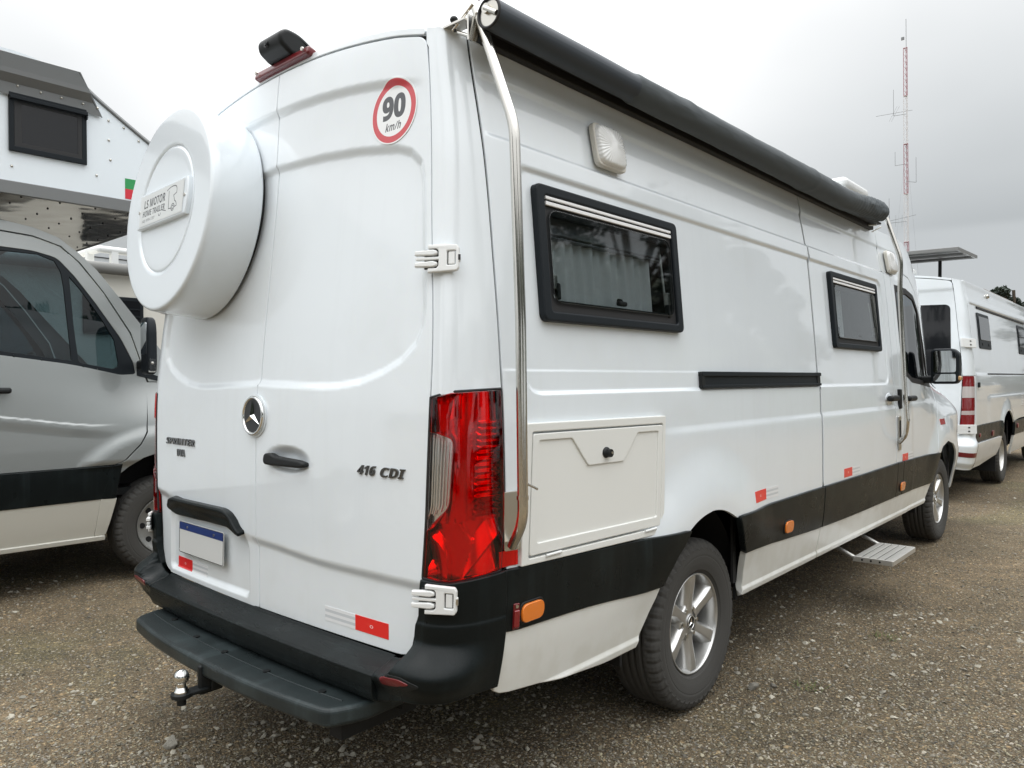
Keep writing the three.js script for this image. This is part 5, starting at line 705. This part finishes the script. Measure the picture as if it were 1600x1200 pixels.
// ---------------------------------------------------------------- motorhomes further back on the left
{
  const m = thing('motorhome', 'cream motorhome with white roof rails and a rolled grey awning, behind the silver cab', 'motorhome'); m.position.set(-6.75, 0, 0);
  const cream = phys([.66, .64, .58], .4, 0, { clearcoat: .4, clearcoatRoughness: .2 });
  add(m, 'body', ext(roundPoly(rect(-2.1, .45, 6, 2.72), [.0, 0, 0, .04]).map(p => p), 2.2, .03).rotateY(Math.PI / 2).translate(-1.65, 0, 0), cream);
  const w = sub(m, 'window'); add(w, 'frame', box(.03, .42, .62, .565, 2.14, -1.83, .008), M.frame); add(w, 'pane', box(.012, .34, .54, .581, 2.14, -1.83), M.privacy); for (const y of [2.22, 2.14]) add(w, 'window_bar', box(.016, .012, .54, .586, y, -1.83), M.frame);
  const aw = sub(m, 'awning'); add(aw, 'awning_roll', cyl(.062, 3.5, .63, 2.64, -.27 - .05, 'z', .062, 28), std([.20, .20, .19], .7)); add(aw, 'awning_end', cyl(.066, .05, .63, 2.64, 1.45, 'z', .066, 24), M.whiteTrim);
  { const rail = sub(m, 'roof_rail'); const pts = [[.50, 2.93, -2.1], [.50, 2.93, -1.46], [-.35, 2.93, -1.10]]; add(rail, 'top_rail', [pipe([[.5, 2.86, -2.9], [.5, 2.86, -1.71], [-1.6, 2.86, -1.66]], .040, .02, 10)], M.whiteTrim); for (const [x, z] of [[.5, -1.86], [.5, -2.4], [.25, -1.70], [-.5, -1.69], [-1.2, -1.68]]) add(rail, 'rail_post', box(.07, .24, .07, x, 2.76, z), M.whiteTrim); }
  for (const [x, z] of [[.45, -1.2], [-1.6, -1.2], [.45, 3], [-1.6, 3]]) { const wl = sub(m, 'wheel'); add(wl, 'tyre', cyl(.35, .22, x, .35, z, 'x', .35, 40), M.rubber); add(wl, 'rim', cyl(.2, .225, x, .35, z, 'x', .2, 30), M.aluRaw); }
  const n = thing('motorhome', 'pale grey motorhome with a bulging rounded nose, seen under the over-cab box', 'motorhome'); n.position.set(-10.2, 0, -2.4);
  const grey = phys([.42, .44, .46], .3, .1, { clearcoat: .8, clearcoatRoughness: .1 });
  const pr = roundPoly([[-3.6, .5], [3, .5], [3, 3.9], [-3.0, 3.9], [-3.6, 3.5], [-3.5, 2.9], [-2.6, 2.85]].map(([z, y]) => [-z, y]), [.1, 0, .1, .4, .35, .25, .1]);
  add(n, 'body', new THREE.ExtrudeGeometry(shapeOf(pr), { depth: 2.3, bevelEnabled: true, bevelSize: .22, bevelThickness: .22, bevelOffset: -.22, bevelSegments: 6 }).rotateY(Math.PI / 2).translate(-1.1, 0, 0), grey);
  add(n, 'panel_seam', [box(.012, .012, 3.5, 1.425, 3.17, 0)], M.seal);
  for (const [x, z] of [[1.1, -2.4], [-1.0, -2.4], [1.1, 2], [-1.0, 2]]) { const wl = sub(n, 'wheel'); add(wl, 'tyre', cyl(.35, .22, x, .35, z, 'x', .35, 40), M.rubber); add(wl, 'rim', cyl(.2, .225, x, .35, z, 'x', .2, 30), M.aluRaw); }
}

// ---------------------------------------------------------------- radio mast
{
  const g = thing('radio_mast', 'tall slim red and white lattice radio mast with whip antennas, far behind the vans', 'radio mast'); g.position.set(-13.65, 0, -64.6);
  const red = std([.36, .15, .17], .6), wht = std([.62, .60, .60], .6), grey = std([.22, .23, .24], .6);
  const sec = [[0, 8.5, wht], [8.5, 12.35, red], [12.35, 16.2, wht], [16.2, 20.2, red], [20.2, 24.05, wht], [24.05, 27.9, red]];
  for (const [y0, y1, m] of sec) { const L = [], R = .21 - .06 * y0 / 28, leg = k => { const a = k * 2 * Math.PI / 3 + .5; return [R * Math.cos(a), R * Math.sin(a)]; }; const r = m === red ? .024 : .020;
    for (let k = 0; k < 3; k++) { const a = leg(k), b = leg((k + 1) % 3); L.push(bar([a[0], y0, a[1]], [a[0], y1, a[1]], r, 5)); const n = Math.round((y1 - y0) / .48); for (let i = 0; i < n; i++) { const ya = lerp(y0, y1, i / n), yb = lerp(y0, y1, (i + 1) / n); L.push(bar([a[0], ya, a[1]], [b[0], yb, b[1]], .010, 4)); } for (const y of [y0 + .02, y1 - .02]) L.push(bar([a[0], y, a[1]], [b[0], y, b[1]], .024, 5)); }
    add(g, 'mast_section', L, m); }
  add(g, 'top_antenna', [bar([0.05, 27.9, 0], [.05, 30.2, 0], .02, 6), box(.22, .22, .1, -.2, 28.7, 0)], grey);
  const whip = (y, dx, dz, up, r = .016) => add(g, 'whip_antenna', [bar([0, y, 0], [dx, y - .1, dz], .018, 5), bar([dx, y - .1, dz], [dx, y + up, dz], r, 5)], grey);
  whip(22.6, -.78, .5, 2.0); whip(20 - 1.4, -.7, .45, 1.0); whip(17.2, .62, -.4, 1.9); whip(14.0, -1.1, .7, 1.9); add(g, 'yagi_antenna', [bar([-1.2, 14.05, .75], [.6, 14.5, -.4], .016, 5), bar([-1.2, 13.9, .7], [0, 14, 0], .012, 4), ...[-1.1, -.7, -.3].map(x => bar([x, 13.6, -x * .63], [x + .05, 14.5, -x * .63 + .1], .008, 4))], grey);
  add(g, 'yagi_antenna', [bar([-1.9, 22.55, 1.2], [.4, 22.9, -.3], .015, 5), ...[-.9, -.75].map(x => bar([x - .2, 22.1, -x * .63], [x + .4, 23.2, -x * .63], .008, 4))], grey);
  for (const [a, rr] of [[.5, 3.4], [2.6, 3.4], [4.7, 3.4]]) for (const y of [20.2]) add(g, 'guy_wire', bar([0, y, 0], [rr * Math.cos(a) * .6, 0, rr * Math.sin(a) * .6], .005, 4), grey);
}

// ---------------------------------------------------------------- trees
const barkM = std([.07, .055, .04], .9);
const leafM = [[.035, .055, .03], [.045, .07, .032], [.025, .042, .026]].map(c => phys(c, .8, 0, { transmission: .25, thickness: 0, side: THREE.DoubleSide }));
function tree(seed, H, R, kind) {
  const g = new THREE.Group(), r = mulberry(seed), N = 7000, pos = [], nor = [];
  const trunk = [bar([0, 0, 0], [.1, H * .55, .05], H * .022, 8)]; const blobs = [];
  const nb = kind === 'pine' ? 18 : 30;
  for (let i = 0; i < nb; i++) { const a = r() * 6.28, t = i / nb, hh = H * lerp(.42, .95, t), rr = R * (kind === 'pine' ? lerp(1, .35, t) : Math.sin(lerp(.5, 2.7, t))) * (.45 + .5 * r()); const p = [rr * Math.cos(a), hh + (r() - .5) * H * .08, rr * Math.sin(a)]; blobs.push([...p, R * lerp(.36, .20, t) * (.6 + .8 * r())]); trunk.push(bar([.08, Math.min(H * .55, hh * .75), .04], p, H * .006, 5)); }
  trunk.push(bar([.1, H * .5, .05], [0, H * .9, 0], H * .012, 6));
  for (let i = 0; i < N; i++) { const b = blobs[Math.floor(r() * nb)], u = r() * 2 - 1, a = r() * 6.28, q = Math.sqrt(1 - u * u), rad = b[3] * Math.pow(r(), .45), c = [b[0] + rad * q * Math.cos(a), b[1] + rad * u * .75, b[2] + rad * q * Math.sin(a)]; const s = H * .0105 * (.6 + .9 * r()); const d = new THREE.Vector3(r() - .5, r() - .3, r() - .5).normalize(), e = new THREE.Vector3(r() - .5, r() - .5, r() - .5).cross(d).normalize(), f = d.clone().cross(e); for (const [k, l] of [[-1, -1], [1, -.6], [.3, 1.6]]) { pos.push(c[0] + e.x * s * k + f.x * s * l, c[1] + e.y * s * k + f.y * s * l, c[2] + e.z * s * k + f.z * s * l); nor.push(d.x, d.y, d.z); } }
  const cg = new THREE.BufferGeometry(); cg.setAttribute('position', new THREE.Float32BufferAttribute(pos, 3)); cg.setAttribute('normal', new THREE.Float32BufferAttribute(nor, 3)); cg.setAttribute('uv', new THREE.Float32BufferAttribute(new Float32Array(N * 6), 2));
  add(g, 'trunk', trunk, barkM); add(g, 'crown', cg, leafM[seed % 3]); return g;
}
function plant(t, x, z, sc, rot, label, group) { const o = t.parent ? t.clone() : t; o.name = numbered('tree'); o.userData = { label, category: 'tree' }; if (group) o.userData.group = group; o.position.set(x, -.1, z); o.scale.setScalar(sc); o.rotation.y = rot; scene.add(o); }
const tA = tree(11, 6.2, 1.7, 'pine'), tB = tree(23, 6.0, 2.8, 'broad'), tC = tree(37, 5.6, 2.4, 'broad');
plant(tA, -3.2, -40.4, 1, 0, 'sparse dark tree with a thin top, over the white van roof'); plant(tB, -.1, -42.5, 1.02, 1, 'dense dark tree at the right edge of the photo, behind the white van');
plant(tC, -3.9, -47, .92, 2, 'low tree left of the sparse one, mostly behind the white van');
plant(tB, 2.6, -43, 1, 3.1, 'broad tree beyond the right edge of the photo');
{ // a low belt of trees closing the yard all round, hidden behind the vehicles from here
  const src = tB.children.find(c => c.name === 'crown'), r = mulberry(61), n = 70, im = new THREE.InstancedMesh(src.geometry, leafM[0], n), m4 = new THREE.Matrix4(), q = new THREE.Quaternion();
  for (let i = 0; i < n; i++) { const a = lerp(1.5, 5.1, i / n) + (r() - .5) * .04, R = 58 + 22 * r(), s = .55 + .18 * r(); q.setFromAxisAngle(new THREE.Vector3(0, 1, 0), r() * 6.28); m4.compose(new THREE.Vector3(R * Math.cos(a), -2.2 * s * 1.25, R * Math.sin(a)), q, new THREE.Vector3(s * 1.5, s * 1.25, s * 1.5)); im.setMatrixAt(i, m4); }
  im.name = 'tree_line'; im.userData = { kind: 'stuff', label: 'low dark belt of trees far behind the vehicles', category: 'trees' }; finish(im); scene.add(im); }
// what stands on the open side of the yard and shows only as reflections: a wooded rise, trees, more parked vans
{ const rows = []; for (let i = 0; i <= 60; i++) { const a = lerp(-1.36, 1.75, i / 60), row = []; for (let j = 0; j <= 8; j++) { const R = lerp(22, 70, j / 8), h = Math.sin(j / 8 * Math.PI * .62) * (11 + 9 * fbm(a * 3 + 5, 2, 1, 4)) * ss(0, .12, i / 60) * ss(1, .88, i / 60); row.push([R * Math.cos(a), h - .4, R * Math.sin(a)]); } rows.push(row); }
  const hill = finish(new THREE.Mesh(loft(rows, true), std([.05, .06, .035], .95))); hill.name = 'hill'; hill.userData = { kind: 'structure' }; scene.add(hill); }
for (let i = 0; i < 20; i++) { const a = lerp(-1.25, 1.7, i / 19), R = 20 + (i * 37 % 9); plant([tA, tB, tC][i % 3], 2 + R * Math.cos(a), R * Math.sin(a), 1.15 + .08 * (i * 7 % 9), i, 'tree at the edge of the yard, behind the photographer', 'trees behind the photographer'); }
for (const [x, z, a] of [[-1.5, 10.5, Math.PI * .98], [3.2, 12, Math.PI * 1.03], [9.6, -6.5, Math.PI], [9.8, -3.4 + 6.5, Math.PI], [13.2, -13.5, Math.PI], [13.5, 10.5, Math.PI]]) { const o = wv.clone(); o.name = numbered('parked_van'); o.userData = { label: 'white parked van on the open side of the yard, out of the photo', category: 'van', group: 'vans across the yard' }; o.position.set(x, 0, z); o.rotation.y = a; scene.add(o); }

// ---------------------------------------------------------------- ground
const gravelTex = (() => { const N = 1024, r = mulberry(77), Hh = new Float32Array(N * N), tone = new Float32Array(N * N), hue = new Float32Array(N * N);
  for (let j = 0; j < N; j++) for (let i = 0; i < N; i++) { const k = j * N + i, s = Math.sin(i / N * 6.2832), c = Math.cos(i / N * 6.2832), s2 = Math.sin(j / N * 6.2832), c2 = Math.cos(j / N * 6.2832); Hh[k] = .10 + .16 * fbm(s * 3 + 9, c * 3 + s2 * 3, c2 * 3 + 4, 4) + .05 * hash3(i, j, 1); tone[k] = .40 + .42 * (fbm(s * 2 + 3, c * 2 + s2 * 2 + 7, c2 * 2, 5) - .5) + .22 * (hash3(i, j, 4) - .5); hue[k] = .5; }
  const stone = (R, n) => { for (let q = 0; q < n; q++) { const x = r() * N, y = r() * N, a = r() * 3.14, rx = R * (.6 + .8 * r()), ry = rx * (.5 + .5 * r()), top = .2 + .35 * r() + R * .035, t = .38 + .55 * Math.pow(r(), 1.4), hu = r(), B = Math.ceil(rx); const ca = Math.cos(a), sa = Math.sin(a), tx = (r() - .5) * .5, ty = (r() - .5) * .5; for (let dy = -B; dy <= B; dy++) for (let dx = -B; dx <= B; dx++) { const u = (dx * ca + dy * sa) / rx, v = (-dx * sa + dy * ca) / ry, d = Math.pow(Math.abs(u), 2.6) + Math.pow(Math.abs(v), 2.6); if (d > 1) continue; const h = top * (1 - d * .55) + (u * tx + v * ty) * .2, i = ((Math.floor(x) + dx) % N + N) % N, j = ((Math.floor(y) + dy) % N + N) % N, k = j * N + i; if (h > Hh[k]) { Hh[k] = h; tone[k] = t * (.85 + .15 * (1 - d)) + (hash3(i, j, 8) - .5) * .12; hue[k] = hu; } } } };
  stone(2.0, 30000); stone(3.2, 9000); stone(5.0, 1500); stone(8, 150);
  const col = dataTex(N, N, (i, j) => { const k = j * N + i, t = tone[k], q = hue[k]; const v = 34 + 165 * t; return [v * lerp(1.02, 1.06, q), v * lerp(.955, .945, q), v * lerp(.90, .815, q)]; }, true), bump = dataTex(N, N, (i, j) => { const v = clamp(Hh[j * N + i] / .9, 0, 1) * 255; return [v, v, v]; });
  return { col, bump }; })();
{
  const lines = (c) => { const L = []; const near = 9; for (let x = -near; x <= near + 1e-6; x += .07) L.push(c + x); let s = .12, x = near; while (x < 2500) { x += s; s *= 1.28; L.push(c + x); L.unshift(c - x); } return L; };
  const X = lines(1.5), Z = lines(-2.5), nx = X.length, nz = Z.length, pos = new Float32Array(nx * nz * 3), uv = new Float32Array(nx * nz * 2), colr = new Float32Array(nx * nz * 3), idx = [];
  for (let j = 0; j < nz; j++) for (let i = 0; i < nx; i++) { const k = j * nx + i, x = X[i], z = Z[j], d = Math.hypot(x - 1.5, z + 2.5), near = ss(40, 8, d); pos[3 * k] = x; pos[3 * k + 2] = z; pos[3 * k + 1] = -.012 + near * (.016 * (fbm(x * 1.1, z * 1.1, 3, 4) - .5) + .010 * (fbm(x * 5, z * 5, 1, 3) - .5)); uv[2 * k] = x / 1.7; uv[2 * k + 1] = z / 1.7; const a = fbm(x * .35 + 3, z * .35, 5, 4), b = fbm(x * 1.6, z * 1.6, 9, 4), gr = ss(.60, .72, fbm(x * .8 + 11, z * .8 + 4, 2, 4)); const m = .80 + .55 * (a - .38) + .42 * (b - .42); colr[3 * k] = m * lerp(1, .84, gr * .5) * (1 + .05 * (b - .5)); colr[3 * k + 1] = m * lerp(.97, .98, gr); colr[3 * k + 2] = m * lerp(.90, .76, gr * .6); }
  for (let j = 0; j < nz - 1; j++) for (let i = 0; i < nx - 1; i++) { const a = j * nx + i, b = a + 1, c = a + nx, d = c + 1; idx.push(a, c, b, b, c, d); }
  const g = new THREE.BufferGeometry(); g.setAttribute('position', new THREE.BufferAttribute(pos, 3)); g.setAttribute('uv', new THREE.BufferAttribute(uv, 2)); g.setAttribute('color', new THREE.BufferAttribute(colr, 3)); g.setIndex(idx); g.computeVertexNormals();
  const m = new THREE.Mesh(g, new THREE.MeshStandardMaterial({ map: gravelTex.col, bumpMap: gravelTex.bump, bumpScale: .024, roughness: .92, vertexColors: true, color: rgb(.98, .92, .72) })); m.name = 'gravel_ground'; m.userData = { kind: 'structure' }; m.receiveShadow = true; scene.add(m);
}
// loose stones: small chips everywhere near, some larger pale flakes
const rockGeo = [1, 2, 3, 4].map(s => { const rr = mulberry(s * 31), cuts = []; for (let i = 0; i < 9; i++) cuts.push({ n: new THREE.Vector3(rr() * 2 - 1, rr() * 2 - 1, rr() * 2 - 1).normalize(), d: .34 + .3 * rr() }); const g = new THREE.IcosahedronGeometry(1, 2), p = g.attributes.position, v = new THREE.Vector3(); for (let i = 0; i < p.count; i++) { v.fromBufferAttribute(p, i); const k = .62 + .6 * vnoise(v.x * 1.3 + s * 9, v.y * 1.3, v.z * 1.3) + .2 * vnoise(v.x * 3 + s, v.y * 3, v.z * 3); v.multiplyScalar(k); for (const c of cuts) { const q = v.dot(c.n) - c.d; if (q > 0) v.addScaledVector(c.n, -q); } p.setXYZ(i, v.x * 1.15, v.y * .55, v.z * .8); } g.computeVertexNormals(); return g; });
const groundH = (x, z) => -.012 + ss(40, 8, Math.hypot(x - 1.5, z + 2.5)) * (.016 * (fbm(x * 1.1, z * 1.1, 3, 4) - .5) + .010 * (fbm(x * 5, z * 5, 1, 3) - .5));
function scatter(name, n, size, pick, color, seed, spread) {
  const r = mulberry(seed), mesh = new THREE.InstancedMesh(rockGeo[seed % 4], new THREE.MeshStandardMaterial({ roughness: .9, color: rgb(1, 1, 1) }), n), m = new THREE.Matrix4(), q = new THREE.Quaternion(), e = new THREE.Euler(), c = new THREE.Color();
  for (let i = 0; i < n; i++) { const [x, z] = pick(r), s = size(r); e.set((r() - .5) * .7, r() * 6.28, (r() - .5) * .7); q.setFromEuler(e); m.compose(new THREE.Vector3(x, groundH(x, z) + s * .12, z), q, new THREE.Vector3(s, s * (.7 + .5 * r()), s * (.7 + .6 * r()))); mesh.setMatrixAt(i, m); const k = color(r); c.setRGB(k[0], k[1], k[2]); mesh.setColorAt(i, c); }
  mesh.name = name; mesh.userData = { kind: 'stuff', label: spread, category: 'gravel' }; finish(mesh); scene.add(mesh);
}
// denser near the camera: pick by distance along the view
const fwd = [-.664, -.747], rgt = [.747, -.664];
const inView = r => { const d = 2.2 + 13 * Math.pow(r(), 1.9), l = (r() * 2 - 1) * (d * .72 + .3); return [2.476 + fwd[0] * d + rgt[0] * l, 1.394 + fwd[1] * d + rgt[1] * l]; };
scatter('loose_gravel', 150000, r => .0034 + .0050 * Math.pow(r(), 2), inView, r => { const v = .09 + .27 * Math.pow(r(), 1.5); return [v * 1.04, v * .93, v * lerp(.60, .78, r())]; }, 101, 'fine brown and grey gravel chips all over the yard');
scatter('loose_gravel', 36000, r => .0055 + .0070 * Math.pow(r(), 3), inView, r => { const v = .10 + .27 * Math.pow(r(), 1.8); return [v * 1.04, v * .94, v * lerp(.66, .80, r())]; }, 102, 'coarser grey gravel stones among the fine chips of the yard');
scatter('loose_gravel', 2600, r => .008 + .013 * Math.pow(r(), 2.2), r => { let p; for (let i = 0; i < 20; i++) { p = inView(r); if (fbm(p[0] * .9 + 2, p[1] * .9, 4, 3) > .5) break; } return p; }, r => { const v = .20 + .24 * r(); return [v * 1.02, v * .95, v * .78]; }, 103, 'pale flat stone flakes in loose patches, mostly right of the campervan');
function stone(x, z, sx, sy, sz, rot, label, tone = .3) { const g = rockGeo[Math.floor(Math.abs(x * 7)) % 4].clone().scale(sx, sy / .55, sz); const m = finish(new THREE.Mesh(g, std([tone, tone * .94, tone * .80], .9, 0, { bumpMap: grainTex, bumpScale: .002 }))); m.name = numbered('stone'); m.position.set(x, groundH(x, z) + sy * .32, z); m.rotation.set(.1, rot, .12); m.userData = { label, category: 'stone' }; scene.add(m); }
stone(-.42, .13, .036, .034, .046, .6, 'pale angular stone on the ground below the tow ball', .34);
stone(1.04, -1.83, .036, .028, .028, 1.2, 'grey stone beside the rear right tyre', .24); stone(1.10, -1.92, .02, .018, .022, .2, 'small stone just ahead of the grey one beside the rear tyre', .22);
stone(2.10, -2.22, .05, .02, .03, .4, 'flat pale stone in the gravel, in line with the open entrance step', .26);
// a few weeds
function weed(x, z, n, h, seed, label) { const r = mulberry(seed), pos = []; for (let i = 0; i < n; i++) { const a = r() * 6.28, l = h * (.5 + r()), bx = x + (r() - .5) * .14, bz = z + (r() - .5) * .10, dx = Math.cos(a), dz = Math.sin(a), w = .0022, y0 = groundH(bx, bz); pos.push(bx - dz * w, y0, bz + dx * w, bx + dz * w, y0, bz - dx * w, bx + dx * l * .8, y0 + l * .6, bz + dz * l * .8); } const g = new THREE.BufferGeometry(); g.setAttribute('position', new THREE.Float32BufferAttribute(pos, 3)); g.computeVertexNormals(); const m = finish(new THREE.Mesh(g, phys([.10, .13, .035], .8, 0, { side: THREE.DoubleSide }))); m.name = numbered('grass_tuft'); m.userData = { label, category: 'grass' }; scene.add(m); }
weed(1.22, -2.02, 60, .03, 5, 'tiny green grass tuft in the gravel ahead of the rear tyre'); weed(1.30, -2.95, 50, .035, 6, 'sparse grass tuft in the gravel below the sliding door');

for (const t of [van, silver, wv]) t.traverse(o => { if (o.isMesh) finish(o); });
renderer.render(scene, camera);
